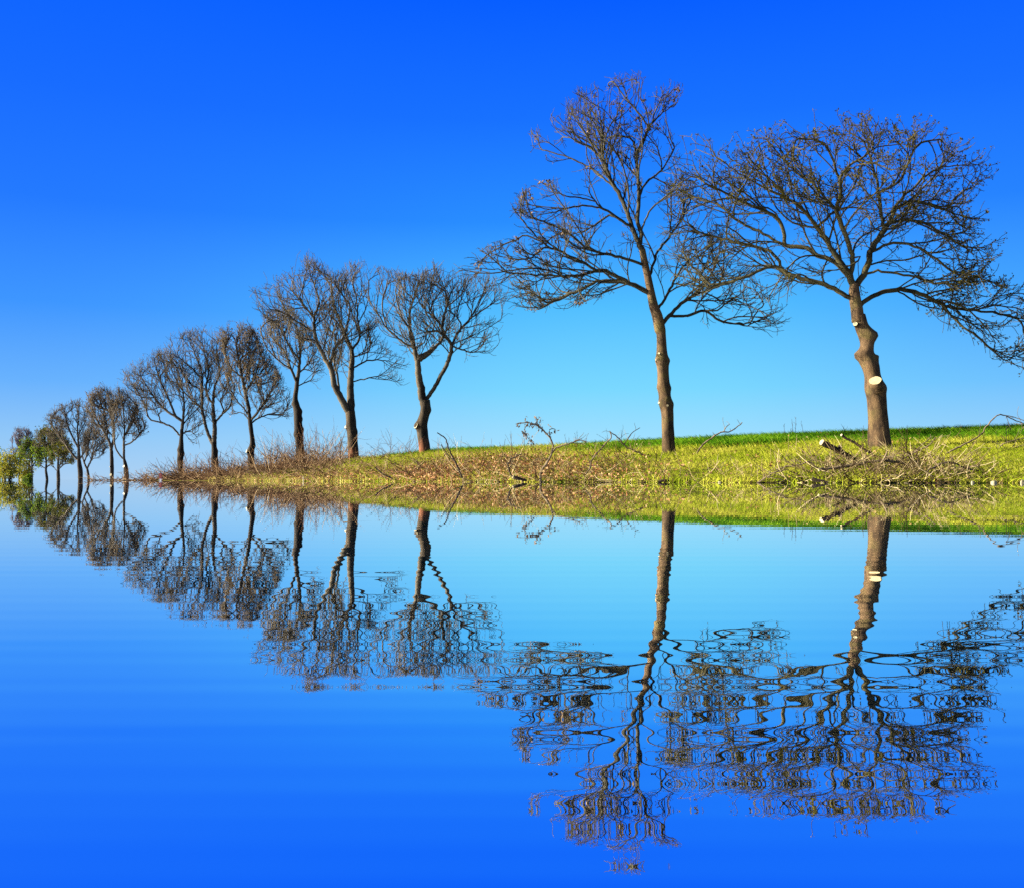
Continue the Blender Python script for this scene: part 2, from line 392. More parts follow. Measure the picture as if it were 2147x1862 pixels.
def make_tree(name, label, cat, trunk, limbs, outline, D, seed, bark, twig, group=None, sp=(.40, .36, .24), l1=(1.7, .42, 3.8), l2=(.60, .36, 1.5),
              twig_len=.34, tip=.011, expo=2.45, up=(.02, .05), curl=.10, hang=0.0, burls=(), stubs=(), drift=.35, leaves=(), root_z=None, wig=.06, soft=.09, ang=(.42, .85), extra=12, stems=((0, .98),)):
    rng = np.random.RandomState(seed)
    s = D / F
    base = P(trunk[0][0], trunk[0][1], D)
    if root_z is not None: base[2] = root_z
    o = thing(name, base, label, cat, group)
    # trunk
    tl = [np.array([*P(x, y, D), hw * s]) for x, y, hw in trunk]
    foot = tl[0].copy(); foot[2] -= .35; foot[3] *= 1.18
    top = tl[-1]
    line = catmull([foot] + tl, .10 * max(1, D / 60))
    g_ = Geo()
    bl = []
    for (bx, by, outp, sz, side) in burls:
        k = np.argmin([abs(HZ - (q[2] - H) / D * F - by) for q in line]); r = line[k, 3]
        bl.append((P(bx, by, D) + np.array([0, -side * r, 0]), outp * s, sz * s))
    trunk_mesh(g_, line, bl, rng, sides=22 if D < 80 else 10, rough=.035 if D < 80 else .05)
    g_.build('trunk', bark, o, base)
    # skeleton: trunk nodes, traced limbs
    K = [q[:3] for q in line]; par = list(range(-1, len(K) - 1)); fixed = len(K); px = [(CX + q[0] / q[1] * F, HZ - (q[2] - H) / q[1] * F) for q in K]
    # boughs grown towards the emptiest parts of the crown
    ol = np.array(outline, float); lo, hi = ol.min(0), ol.max(0)
    cand = rng.uniform(lo, hi, (900, 2)); cand = cand[inside(ol, cand[:, 0], cand[:, 1])]
    c0_ = ol.mean(0); cand = c0_ + (cand - c0_) * .93
    nod, ndir = [], []
    for L in limbs:
        c_ = catmull(np.array(L, float), 4.0); dd = np.gradient(c_, axis=0); nod.append(c_); ndir.append(dd / (np.linalg.norm(dd, axis=1)[:, None] + 1e-9))
    nod = np.vstack(nod); ndir = np.vstack(ndir); limbs = list(limbs)
    for _ in range(extra):
        dm = np.sqrt(((cand[:, None] - nod[None]) ** 2).sum(-1)).min(1)
        t = cand[int(np.argmax(dm))]
        v = t - nod; dist = np.linalg.norm(v, axis=1) + 1e-6; ca = (v * ndir).sum(1) / dist
        cost = dist * (1 + 2.2 * np.clip(.75 - ca, 0, 2)) + 1e5 * (dist < dm.max() * .9)
        k = int(np.argmin(cost)); a_ = nod[k]; d0 = ndir[k]
        mid = a_ + d0 * dist[k] * .30 + (t - a_) * .18
        mid2 = mid + (t - mid) * .5 + np.array([0, -dist[k] * .03])
        L = [tuple(a_), tuple(mid), tuple(mid2), tuple(t)]; limbs.append(L)
        c_ = catmull(np.array(L, float), 4.0); dd = np.gradient(c_, axis=0)
        nod = np.vstack([nod, c_]); ndir = np.vstack([ndir, dd / (np.linalg.norm(dd, axis=1)[:, None] + 1e-9)])
    lv_start, lv_frac, lv_len, lv_dir = [], [], [], []       # nodes that may carry the next level of shoots
    stem_of = dict(stems); floor_r = {}
    for li, L in enumerate(limbs):
        p0 = L[0]
        d2 = [(a[0] - p0[0]) ** 2 + (a[1] - p0[1]) ** 2 for a in px]
        k = int(np.argmin(d2)); yd = K[k][1]; side = rng.choice([-1, 1]) * rng.uniform(.25, 1) * drift
        tot = 0.0; pts = [K[k]]; prev = px[k]
        for (x, y) in L[1:]:
            tot += math.hypot(x - prev[0], y - prev[1]) * s; prev = (x, y)
            pts.append(P(x, y, yd + side * tot))
        c_ = catmull(pts, .22)[1:]
        c_[:-1] += rng.normal(0, .018, c_[:-1].shape)
        pk = k; m_ = len(c_); ln_ = tot
        for i_, q in enumerate(c_):
            dd = q - K[pk]; K.append(q); par.append(pk); pk = len(K) - 1
            px.append((CX + q[0] / q[1] * F, HZ - (q[2] - H) / q[1] * F))
            fr = (i_ + 1) / m_
            if li in stem_of: floor_r[pk] = stem_of[li] * line[-1][3] * (1 - .9 * fr) ** 1.25
            reps = 3 if i_ == m_ - 1 else 1
            for _ in range(reps):
                if reps == 3 or (fr > .12 and rng.uniform() < .22 / sp[0] * (.65 + .35 * fr)):
                    lv_start.append(pk); lv_frac.append(fr); lv_len.append(ln_); lv_dir.append(dd / (np.linalg.norm(dd) + 1e-9))
    n_tr = len(K)
    ol = np.array(outline, float)
    K = np.array(K); par = np.array(par)
    ctr = line[-1][:3] - np.array([0, 0, 1.0])
    ends = []
    for lev in (1, 2, 3):
        if not len(lv_start): break
        S0 = np.array(lv_start); fr = np.array(lv_frac); ll = np.array(lv_len); pd = np.array(lv_dir); n0 = len(S0)
        per = rng.normal(0, 1, (n0, 3)); fo = K[S0] - ctr; fo /= np.linalg.norm(fo, axis=1)[:, None] + 1e-9
        per += .55 * fo; per[:, 2] += (.45 if lev < 3 else .2) - hang * (lev > 1)
        per -= (per * pd).sum(1)[:, None] * pd; per /= np.linalg.norm(per, axis=1)[:, None] + 1e-9
        th = rng.uniform(ang[0], ang[1], n0)[:, None]; Dr = pd * np.cos(th) + per * np.sin(th)
        if lev == 1: Ls = np.minimum(l1[2], l1[0] + l1[1] * (1 - fr) * ll) * rng.uniform(.55, 1.1, n0); nst = 12; u0, u1 = up[0] - .6 * hang * .12, up[1]
        elif lev == 2: Ls = np.minimum(l2[2], l2[0] + l2[1] * (1 - fr) * ll) * rng.uniform(.5, 1.15, n0); nst = 7; u0, u1 = up[0] - hang * .14, up[1] + curl * .4
        else: Ls = twig_len * rng.uniform(.45, 1.3, n0); nst = 4; u0, u1 = -hang * .16, curl * 2.2
        pt, keep = shoots(K[S0], Dr, Ls, nst, u0, u1, wig * (1 if lev < 3 else 1.4), ol, rng, soft)
        lv_start, lv_frac, lv_len, lv_dir = [], [], [], []
        newK, newP = [], []; base_i = len(K)
        for a in range(n0):
            kp = keep[a]
            if kp < 1: continue
            p_ = S0[a]; st = Ls[a] / nst
            for b in range(1, kp + 1):
                newK.append(pt[a, b]); newP.append(p_); p_ = base_i + len(newK) - 1
                f_ = b / max(kp, 1)
                if lev < 3 and (b == kp or rng.uniform() < st / sp[lev]):
                    dd = pt[a, b] - pt[a, b - 1]
                    for _ in range(2 if b == kp else 1):
                        lv_start.append(p_); lv_frac.append(f_); lv_len.append(Ls[a] * kp / nst); lv_dir.append(dd / (np.linalg.norm(dd) + 1e-9))
            if lev == 3 or kp == nst: ends.append(pt[a, kp])
        if newK: K = np.vstack([K, newK]); par = np.concatenate([par, newP]).astype(int)
    ends = np.array(ends); n = len(K)
    # pipe-model radii
    tr = tip
    acc = np.zeros(n); cnt = np.zeros(n, int); np.add.at(cnt, par[par >= 0], 1)
    R = np.zeros(n)
    for i in range(n - 1, -1, -1):
        R[i] = max(tr, acc[i] ** (1 / expo)) if cnt[i] else tr * .8
        if par[i] >= 0: acc[par[i]] += R[i] ** expo
    rt = line[:, 3]
    scale_top = min(1.0, rt[-1] * 1.02 / max(R[fixed - 1], 1e-6)) if limbs is not None else 1
    big = R > 3 * tr
    R = np.where(big, R * (scale_top + (1 - scale_top) * np.clip(1 - (R - 3 * tr) / (6 * tr), 0, 1)), R)
    for a_, b_ in floor_r.items(): R[a_] = max(R[a_], b_)
    R[:fixed] = rt
    # chains: follow the thickest child
    best = np.full(n, -1); bd = np.zeros(n)
    for i in range(fixed, n):
        p_ = par[i]
        if p_ >= 0 and R[i] > bd[p_]: bd[p_] = R[i]; best[p_] = i
    if fixed: best[:fixed - 1] = -1
    heads = [i for i in range(fixed, n) if best[par[i]] != i or par[i] < fixed - 1]
    if best[fixed - 1] >= 0 and best[fixed - 1] not in heads: heads.append(best[fixed - 1])
    G3 = Geo(); buckets = {3: ([], [], []), 5: ([], [], []), 9: ([], [], [])}
    for cid, h_ in enumerate(heads):
        ch = [h_]
        while best[ch[-1]] >= 0: ch.append(best[ch[-1]])
        pp = par[h_]
        idx = [pp] + ch
        rad = [min(R[pp], R[h_] * 1.12)] + [R[c] for c in ch]
        pts = K[idx]
        if pp < fixed:          # start inside the trunk
            pts = pts.copy()
        sd = 3 if rad[1] < .03 * max(1, D / 50) else (5 if rad[1] < .075 * max(1, D / 50) else 9)
        bk = buckets[sd]; bk[0].append(pts); bk[1].append(rad); bk[2].append(np.full(len(rad), cid))
    for sd, (a_, b_, c_) in buckets.items():
        if a_: tubes(G3, np.vstack(a_), np.concatenate(b_), np.concatenate(c_), sd)
    G3.build('crown', twig, o, base)
    # leaves, buds, seed clusters
    for (pname, mat, kind, share, size, n_each, spread, droop, region) in leaves:
        gl_ = Geo()
        src_ = ends if kind == 'tip' else K[n_tr:]
        if len(src_):
            if region is not None:
                xx = CX + src_[:, 0] / src_[:, 1] * F; yy = HZ - (src_[:, 2] - H) / src_[:, 1] * F
                src_ = src_[inside(region, xx, yy)]
            pick = src_[rng.uniform(size=len(src_)) < share / (max(1, len(src_)) if share > 1 else 1)]
            leaf_cards(gl_, pick, size, rng, n_each, spread, droop)
            if gl_.n: gl_.build(pname, mat, o, base, smooth=False, tint=True)
    for (x, y, r, d, ln) in stubs:
        k = np.argmin([abs(HZ - (q_[2] - H) / D * F - y) for q_ in line]); rr = line[k, 3]; cx_ = line[k, 0]
        p = P(x, y, D); off = (p[0] - cx_) / max(rr, 1e-3)
        p[1] -= rr * math.sqrt(max(0.05, 1 - min(off * off, .95))) + ln * .70
        disc_stub(o, base, p, d, r * s, ln, bark, rng)
    return o

TREES = {}
LF = (-.62, -.70, .30)
# 1: the wide tree at the right
tr = [(1775, 922, 27)] + R7([(918, 1050, 89), (910, 950, 83), (903, 860, 78), (895, 760, 75), (885, 650, 76), (872, 570, 78), (856, 480, 62), (838, 400, 66), (808, 325, 62), (815, 240, 50), (808, 165, 58), (770, 90, 50), (748, 0, 44)])
tr += R5([(1128, 1230, 33), (1120, 1150, 33), (1108, 1060, 30), (1108, 1010, 24)])
lim = [R5(l) for l in [
    [(1108, 1040), (1080, 960), (1020, 880), (960, 780), (900, 690), (840, 620), (760, 550), (650, 490), (550, 440), (430, 370), (330, 300)],
    [(1090, 985), (1000, 890), (900, 850), (840, 810), (720, 795), (620, 740), (520, 690), (430, 640), (330, 560), (150, 500)],
    [(1095, 950), (1100, 870), (1060, 740), (1010, 590), (1030, 500), (1030, 400), (1100, 330), (1180, 280)],
    [(1010, 590), (930, 510), (870, 440), (800, 400), (720, 320)],
    [(1020, 450), (1000, 350), (950, 230)],
    [(1115, 1030), (1160, 960), (1190, 880), (1200, 830), (1260, 730), (1320, 640), (1350, 560), (1430, 480), (1530, 390), (1620, 350), (1750, 340)],
    [(1270, 690), (1255, 600), (1250, 500), (1230, 420), (1200, 300)],
    [(1260, 510), (1310, 460), (1370, 420), (1420, 300)],
    [(1150, 1140), (1180, 1100), (1260, 1060), (1370, 1045), (1480, 1070), (1600, 1125), (1750, 1160), (1880, 1170), (2066, 1210)],
    [(1610, 1125), (1680, 1220), (1780, 1290), (1880, 1380), (1950, 1440)],
    [(1800, 1165), (1900, 1130), (2000, 1070), (2080, 1000)],
    [(1165, 960), (1240, 940), (1350, 955), (1450, 970), (1560, 1010)],
    [(1200, 830), (1270, 800), (1350, 780), (1450, 800), (1560, 860), (1660, 940)],
    [(1300, 690), (1380, 650), (1480, 660), (1600, 720), (1720, 800)],
    [(1350, 580), (1430, 550), (1520, 560), (1640, 600), (1760, 640)],
    [(1090, 1110), (1060, 1080), (990, 1040), (890, 1000), (780, 970), (690, 930), (640, 910), (560, 940), (450, 990), (300, 1040)],
    [(690, 930), (670, 860), (600, 810), (450, 780), (300, 740)],
    [(720, 795), (710, 720), (680, 650), (600, 600), (480, 550), (380, 500), (250, 430), (150, 350)],
    [(900, 690), (950, 640), (1010, 590)],
    [(1090, 880), (1140, 860), (1130, 880)],
]]
ol = R5([(1080, 1060), (960, 1010), (830, 1020), (820, 1110), (720, 1180), (600, 1120), (480, 1090), (330, 1090), (160, 1060), (60, 900), (20, 700), (40, 480), (110, 330), (230, 210), (420, 245), (590, 155), (770, 130), (930, 120), (1080, 75), (1290, 100), (1500, 100), (1640, 160), (1720, 220), (1830, 270), (1910, 360), (1830, 480), (1800, 570), (1850, 680), (1930, 780), (1870, 880), (1830, 970), (1950, 1020), (2066, 980), (2160, 1130), (2150, 1480), (2040, 1480), (1900, 1450), (1700, 1290), (1560, 1200), (1370, 1130), (1180, 1080)])
budtop = R5([(-50, 560), (-50, 0), (2300, 0), (2300, 1600), (1300, 1300), (1250, 560)])
rng0 = None
D1 = on_bank(1775, 911)
make_tree('spreading_tree', 'wide spreading tree with olive buds and a big pale saw cut on its thick trunk', 'tree', tr, lim, ol, D1, 11, M_bark_warm, M_twig_near,
    'roadside trees on the bank', tip=0.0105, expo=2.95, stems=((0, .80), (5, .80)), extra=10, wig=.095, sp=(.45, .40, .28), l1=(1.5, .42, 3.4), l2=(.55, .36, 1.4), twig_len=0.4, curl=.10, hang=0.45, drift=.3,
    burls=[R7([(728, 318, 52, 36)])[0] + (.3,), R7([(885, 330, 34, 26)])[0] + (.1,), R7([(866, 165, 30, 38)])[0] + (.3,), R7([(768, 300, 16, 26)])[0] + (1,), R7([(944, 572, 16, 40)])[0] + (.1,)],
    stubs=[R7([(832, 528, 47)])[0] + ((-.46, -.62, .64), .42), R7([(706, 78, 18)])[0] + ((-.62, -.74, .18), .22)],
    leaves=[('leaf_buds', M_bud, 'tip', .65, .088, 4, .03, -.2, budtop), ('sparse_buds', M_bud, 'tip', .22, .075, 3, .03, 0, None)])

# 2: the tall tree beside it
tr = [(1353, 927, 23)] + R6([(1218, 880, 52), (1210, 800, 47), (1205, 680, 45), (1202, 570, 46), (1190, 500, 48), (1184, 450, 44), (1176, 390, 44), (1172, 290, 40), (1166, 200, 42), (1161, 90, 35), (1158, 0, 34)])
tr += R4([(1283, 1690, 34), (1264, 1610, 34), (1238, 1530, 29), (1213, 1400, 23), (1190, 1290, 21), (1170, 1190, 19)])
lim = [R4(l) for l in [
    [(1175, 1190), (1118, 1080), (1085, 970), (1040, 870), (985, 770), (940, 660), (905, 540), (860, 440), (800, 330), (780, 240)],
    [(1168, 1170), (1165, 1100), (1140, 1000), (1152, 860), (1142, 720), (1138, 600), (1190, 490), (1220, 420), (1300, 340), (1390, 280)],
    [(1138, 600), (1100, 500), (1000, 400), (930, 330), (850, 280), (780, 230)],
    [(1190, 490), (1200, 420), (1130, 320), (1060, 240), (990, 150)],
    [(1135, 330), (1150, 220), (1145, 110)], [(1300, 340), (1320, 250), (1350, 150)],
    [(1205, 1470), (1130, 1420), (1040, 1370), (920, 1320), (760, 1352), (600, 1352), (400, 1340), (250, 1312), (100, 1310), (20, 1312)],
    [(1190, 1455), (1100, 1402), (980, 1385), (890, 1390), (780, 1440), (650, 1500), (530, 1560)],
    [(900, 1320), (800, 1270), (680, 1210), (560, 1150), (420, 1000)],
    [(1160, 1290), (1080, 1250), (1000, 1230), (880, 1200), (800, 1160), (700, 1080), (560, 1020), (420, 960)],
    [(1090, 1060), (1030, 1000), (930, 940), (800, 920), (600, 940), (470, 905), (410, 860)],
    [(930, 940), (850, 880), (700, 860), (560, 780)],
    [(1010, 810), (900, 720), (800, 660), (650, 600), (500, 560)],
    [(940, 660), (850, 560), (760, 520), (620, 420)], [(930, 620), (920, 480), (900, 300), (890, 190)],
    [(1305, 1670), (1340, 1600), (1430, 1510), (1550, 1450), (1680, 1390), (1800, 1380), (1900, 1390)],
    [(1340, 1610), (1450, 1600), (1560, 1570), (1650, 1630), (1800, 1660), (1960, 1690)],
    [(1285, 1580), (1330, 1460), (1380, 1360), (1420, 1300), (1500, 1220), (1600, 1150)],
    [(1213, 1380), (1240, 1280), (1270, 1200), (1330, 1120), (1420, 1000), (1480, 850)],
    [(1170, 1080), (1210, 960), (1290, 880), (1380, 820)], [(1150, 860), (1200, 770), (1290, 700), (1370, 560)],
    [(1440, 1270), (1500, 1100), (1560, 1000)],
]]
ol = R4([(1290, 1540), (1100, 1460), (920, 1520), (520, 1565), (390, 1560), (380, 1440), (250, 1380), (20, 1335), (60, 1260), (140, 1210), (250, 1140), (450, 1100), (370, 940), (420, 830), (550, 770), (700, 740), (620, 660), (470, 600), (480, 470), (590, 400), (700, 310), (770, 220), (900, 170), (980, 140), (1140, 100), (1340, 140), (1410, 240), (1330, 380), (1350, 480), (1390, 560), (1400, 700), (1480, 780), (1560, 900), (1700, 1150), (1850, 1350), (2000, 1480), (2060, 1640), (1980, 1700), (1750, 1680), (1600, 1650), (1470, 1640), (1400, 1600)])
D2 = on_bank(1350, 920)
make_tree('tall_tree', 'tallest narrow bare tree with brown seed clusters on a knobbly trunk', 'tree', tr, lim, ol, D2, 22, M_bark_warm, M_twig_tall,
    'roadside trees on the bank', tip=0.0108, expo=2.95, stems=((0, .88), (1, .62)), extra=8, soft=.04, sp=(.50, .46, .29), wig=.075, twig_len=.40, curl=.10, hang=.15, drift=.32,
    burls=[R6([(1113, 190, 14, 30)])[0] + (.2,), R6([(1220, 192, 16, 24)])[0] + (.2,), R6([(1122, 390, 10, 22)])[0] + (.2,), R6([(1232, 392, 12, 24)])[0] + (.1,), R6([(1246, 505, 14, 30)])[0] + (.2,), R6([(1132, 498, 8, 22)])[0] + (.4,), R6([(1195, 460, 8, 26)])[0] + (1,)],
    stubs=[R6([(1136, 147, 8)])[0] + ((-.5, -.85, .1), .08), R6([(1139, 498, 9)])[0] + (LF, .08), R6([(1195, 522, 8)])[0] + ((-.1, -1, .05), .05), R6([(1116, 192, 10)])[0] + ((-.95, -.3, .1), .08)],
    leaves=[('seed_clusters', M_seed, 'node', 95, .14, 11, .07, .9, None), ('twig_buds', M_bud, 'tip', .3, .06, 2, .02, 0, None)])

# 3: forked tree with the red foot
tr = [(858, 923, 16)] + R3([(1208, 1400, 41), (1200, 1320, 37), (1192, 1250, 35), (1190, 1205, 34), (1203, 1150, 31), (1212, 1100, 31), (1208, 1050, 31)])
lim = [R3(l) for l in [
    [(1200, 1065), (1192, 1030), (1183, 970), (1167, 890), (1160, 800), (1140, 720), (1112, 600), (1110, 480), (1140, 380), (1170, 280)],
    [(1140, 720), (1050, 660), (960, 580), (900, 480), (850, 400), (840, 320)], [(960, 580), (930, 430), (960, 300)], [(1112, 600), (1050, 480), (1020, 350), (1040, 240)],
    [(1163, 790), (1230, 740), (1300, 680), (1345, 600)],
    [(1215, 1060), (1228, 1030), (1270, 970), (1310, 890), (1350, 820), (1382, 700), (1332, 620), (1322, 540), (1350, 440), (1370, 320), (1390, 220)],
    [(1385, 690), (1430, 600), (1500, 520), (1560, 420), (1600, 300)], [(1330, 610), (1280, 520), (1200, 450), (1180, 340)], [(1500, 520), (1620, 440), (1720, 380)],
    [(1390, 690), (1500, 640), (1620, 580), (1700, 530)], [(1390, 700), (1500, 735), (1640, 735)], [(1345, 440), (1450, 360), (1500, 270)],
]]
ol = R3([(1200, 830), (1120, 790), (1020, 720), (900, 640), (830, 520), (825, 340), (850, 210), (950, 205), (1080, 225), (1160, 240), (1270, 165), (1360, 205), (1480, 250), (1620, 225), (1720, 290), (1790, 410), (1700, 560), (1700, 660), (1640, 755), (1500, 765), (1420, 800), (1370, 740), (1280, 740)])
D3 = on_bank(856, 919)
make_tree('forked_tree', 'bare tree forking low into a wide V above a red stained trunk foot', 'tree', tr, lim, ol, D3, 33, M_bark_red, M_twig_mid,
    'roadside trees on the bank', tip=0.013, stems=((0, .92), (4, .86)), expo=2.95, sp=(.46, .46, .34), twig_len=.48, curl=.10, hang=0, drift=.25,
    burls=[R3([(1146, 1216, 22, 24)])[0] + (.4,), R3([(1243, 1115, 8, 20)])[0] + (.2,), R3([(1172, 1070, 8, 16)])[0] + (.2,)],
    stubs=[R3([(1150, 1212, 20)])[0] + ((-.75, -.6, .25), .2)], leaves=[('twig_buds', M_bud, 'tip', .15, .08, 2, .03, 0, None)])

# 4: two-stemmed tree
tr = [(715, 937, 15)] + R3([(748, 1440, 36), (741, 1330, 33), (730, 1200, 33), (724, 1120, 31)])
lim = [R3(l) for l in [
    [(727, 1150), (728, 1080), (724, 980), (731, 860), (735, 740), (700, 640), (650, 520), (610, 400), (600, 270)],
    [(735, 720), (785, 640), (772, 520), (768, 420), (740, 280), (730, 190)], [(775, 560), (830, 440), (850, 300)], [(790, 640), (880, 560), (900, 440)],
    [(718, 1150), (705, 1110), (660, 1030), (620, 950), (600, 850), (540, 740), (500, 640), (490, 520), (520, 400), (470, 250), (440, 140)],
    [(595, 840), (620, 720), (690, 620), (720, 480)], [(490, 520), (400, 400), (330, 330), (250, 270)], [(480, 600), (380, 540), (260, 470), (110, 460)],
    [(400, 400), (250, 380), (110, 340)], [(645, 1010), (640, 880), (620, 790), (640, 600)], [(735, 930), (830, 910), (960, 890), (1040, 960)], [(735, 850), (850, 790), (980, 800), (1090, 830)], [(735, 780), (860, 740), (1000, 760)],
]]
ol = R3([(690, 1000), (600, 960), (530, 850), (490, 760), (400, 680), (300, 580), (200, 540), (80, 455), (90, 330), (200, 310), (260, 225), (350, 220), (430, 120), (540, 165), (620, 230), (720, 150), (800, 170), (840, 260), (880, 400), (900, 560), (950, 700), (1080, 780), (1100, 870), (1040, 970), (920, 960), (800, 940)])
D4 = on_bank(714, 931)
make_tree('twin_stem_tree', 'bare tree whose two long stems split above a stout reddish trunk', 'tree', tr, lim, ol, D4, 44, M_bark_red, M_twig_mid,
    'roadside trees on the bank', tip=0.0135, stems=((0, .92), (4, .80)), expo=2.95, sp=(.46, .46, .34), twig_len=.5, curl=.10, drift=.25,
    burls=[R3([(694, 1222, 8, 18)])[0] + (.4,), R3([(752, 1075, 10, 22)])[0] + (.2,), R3([(765, 1250, 6, 20)])[0] + (.2,)],
    stubs=[R3([(696, 1222, 10)])[0] + (LF, .1)], leaves=[('twig_buds', M_bud, 'tip', .15, .08, 2, .03, 0, None)])

# 5
tr = [(607, 950, 9)] + R3([(403, 1430, 26), (396, 1330, 27), (388, 1260, 26), (386, 1180, 25), (376, 1090, 22), (367, 1040, 17), (376, 970, 15), (383, 905, 13)])
lim = [R3(l) for l in [
    [(383, 905), (395, 820), (400, 700), (380, 560), (400, 470)], [(378, 940), (340, 850), (270, 800), (190, 720), (150, 620)], [(388, 880), (460, 800), (520, 700)],
    [(385, 960), (470, 920), (550, 900)], [(395, 790), (320, 680), (260, 560), (250, 460)], [(340, 850), (300, 740), (210, 640)]]]
ol = R3([(370, 960), (320, 880), (250, 850), (180, 740), (140, 620), (160, 500), (250, 450), (340, 440), (430, 520), (500, 640), (540, 800), (560, 930), (470, 990), (410, 970)])
D5 = on_bank(606, 942)
make_tree('knobbly_tree', 'slim bare tree with a wavy knobbly trunk rising from brambles', 'tree', tr, lim, ol, D5, 55, M_bark_far, M_twig_mid,
    'roadside trees on the bank', tip=0.014, expo=2.95, sp=(.44, .42, .34), twig_len=.5, curl=.10, 
    burls=[R3([(416, 1240, 14, 20)])[0] + (.2,), R3([(366, 1275, 10, 20)])[0] + (.2,), R3([(404, 1120, 10, 20)])[0] + (.2,), R3([(350, 1072, 12, 14)])[0] + (.2,), R3([(408, 1170, 8, 16)])[0] + (.2,)],
    stubs=[R3([(352, 1066, 7)])[0] + ((-.9, -.4, .1), .12)],
    leaves=[('dead_leaves', M_seed, 'node', 300, .15, 2, .07, .5, R3([(100, 480), (480, 500), (430, 1000), (100, 900)]))])

# 6
tr = [(508, 957, 8)] + R2([(1130, 1400, 27), (1124, 1290, 31), (1124, 1240, 31), (1138, 1180, 22), (1130, 1100, 18), (1119, 1010, 18), (1110, 930, 15)])
lim = [R2(l) for l in [
    [(1110, 930), (1100, 850), (1075, 740), (1050, 620), (1020, 480), (1000, 330), (1030, 200)], [(1110, 950), (1050, 870), (980, 780), (920, 640)], [(1118, 1000), (1190, 900), (1280, 760), (1340, 620)],
    [(1120, 1010), (1200, 960), (1320, 930), (1450, 960)], [(1115, 990), (1050, 920), (970, 930)], [(1075, 740), (1150, 620), (1200, 460), (1180, 300)], [(1050, 620), (960, 540), (890, 400)], [(1190, 900), (1300, 850), (1430, 800)]]]
ol = R2([(1110, 990), (1050, 1050), (950, 980), (950, 880), (920, 700), (870, 500), (850, 330), (870, 200), (940, 170), (1040, 160), (1140, 180), (1200, 280), (1290, 420), (1370, 560), (1430, 700), (1460, 860), (1470, 980), (1320, 960), (1200, 1030)])
D6 = on_bank(507, 950)
make_tree('tan_leaved_tree', 'tree still hung with tan dead leaves, pale stub low on its trunk', 'tree', tr, lim, ol, D6, 66, M_bark_far, M_twig_far,
    'roadside trees on the bank', tip=0.0145, expo=2.95, twig_len=.5, curl=.10, 
    burls=[R2([(1155, 1200, 8, 20)])[0] + (.2,)], stubs=[R2([(1094, 1246, 15)])[0] + ((-.8, -.5, .3), .25)],
    leaves=[('dead_leaves', M_seed_tan, 'node', 420, .20, 3, .12, .4, R2([(820, 150), (1200, 150), (1350, 620), (1000, 760), (840, 560)])), ('brown_leaves', M_seed, 'node', 500, .18, 2, .1, .5, None)])

# 7
tr = [(433, 966, 7.5)] + R2([(825, 1440, 27), (815, 1320, 29), (810, 1230, 24), (808, 1170, 23)])
lim = [R2(l) for l in [
    [(808, 1180), (815, 1050), (808, 960), (800, 850), (815, 700), (860, 560), (830, 400), (850, 280)], [(800, 1190), (785, 1160), (745, 1060), (715, 930), (690, 870), (610, 800), (520, 700), (420, 500)],
    [(705, 900), (708, 700), (700, 560), (640, 400), (600, 260)], [(818, 1010), (870, 940), (940, 870), (980, 740)], [(800, 850), (740, 730), (760, 560), (720, 380), (700, 240)], [(708, 640), (600, 520), (480, 430), (400, 360)], [(860, 560), (920, 420), (900, 330)]]]
ol = R2([(800, 1040), (700, 950), (560, 850), (450, 700), (380, 500), (390, 330), (470, 250), (580, 220), (700, 210), (830, 235), (910, 330), (960, 500), (1010, 700), (1010, 860), (920, 930), (850, 1000)])
D7 = on_bank(432, 959)
make_tree('bare_tree', 'bare grey tree with upright stems, left of the tan-leaved one', 'tree', tr, lim, ol, D7, 77, M_bark_far, M_twig_far,
    'roadside trees on the bank', tip=.0145, stems=((0, .95), (1, .72)), expo=2.95, sp=(.44, .42, .34), twig_len=.5, curl=.10, 
    burls=[R2([(838, 1245, 10, 22)])[0] + (.2,)], leaves=[('dead_leaves', M_seed, 'node', 120, .17, 2, .1, .5, None)])

# 8
tr = [(365, 974, 6.5)] + R2([(526, 1450, 23), (520, 1330, 25), (526, 1240, 25), (530, 1150, 18), (535, 1060, 14)])
lim = [R2(l) for l in [
    [(535, 1060), (545, 950), (552, 850), (540, 720), (500, 560), (430, 420)], [(530, 1120), (505, 1100), (450, 1040), (380, 1010), (260, 970), (225, 880), (170, 760), (90, 640)],
    [(540, 1000), (480, 950), (400, 900), (300, 790), (200, 640), (120, 560)], [(540, 1030), (610, 940), (700, 860)], [(535, 1100), (620, 1060), (700, 1020)], [(552, 850), (620, 740), (640, 620)], [(480, 950), (420, 800), (340, 620), (300, 480)], [(300, 790), (180, 780), (70, 700)]]]
ol = R2([(520, 1060), (440, 990), (240, 985), (80, 760), (30, 630), (50, 550), (200, 480), (320, 380), (430, 400), (550, 520), (680, 700), (740, 850), (750, 1000), (680, 1150), (600, 1170), (560, 1080)])
D8 = on_bank(365, 966)
make_tree('bare_tree', 'bare grey tree with one long bough reaching left, behind the marker post', 'tree', tr, lim, ol, D8, 88, M_bark_far, M_twig_far,
    'roadside trees on the bank', tip=.0145, stems=((0, .98), (1, .55)), expo=2.95, sp=(.44, .42, .34), twig_len=.5, curl=.10, 
    burls=[R2([(548, 1270, 8, 22)])[0] + (.2,), R2([(505, 1235, 8, 18)])[0] + (.2,)], leaves=[('dead_leaves', M_seed, 'node', 80, .17, 2, .1, .5, None)])

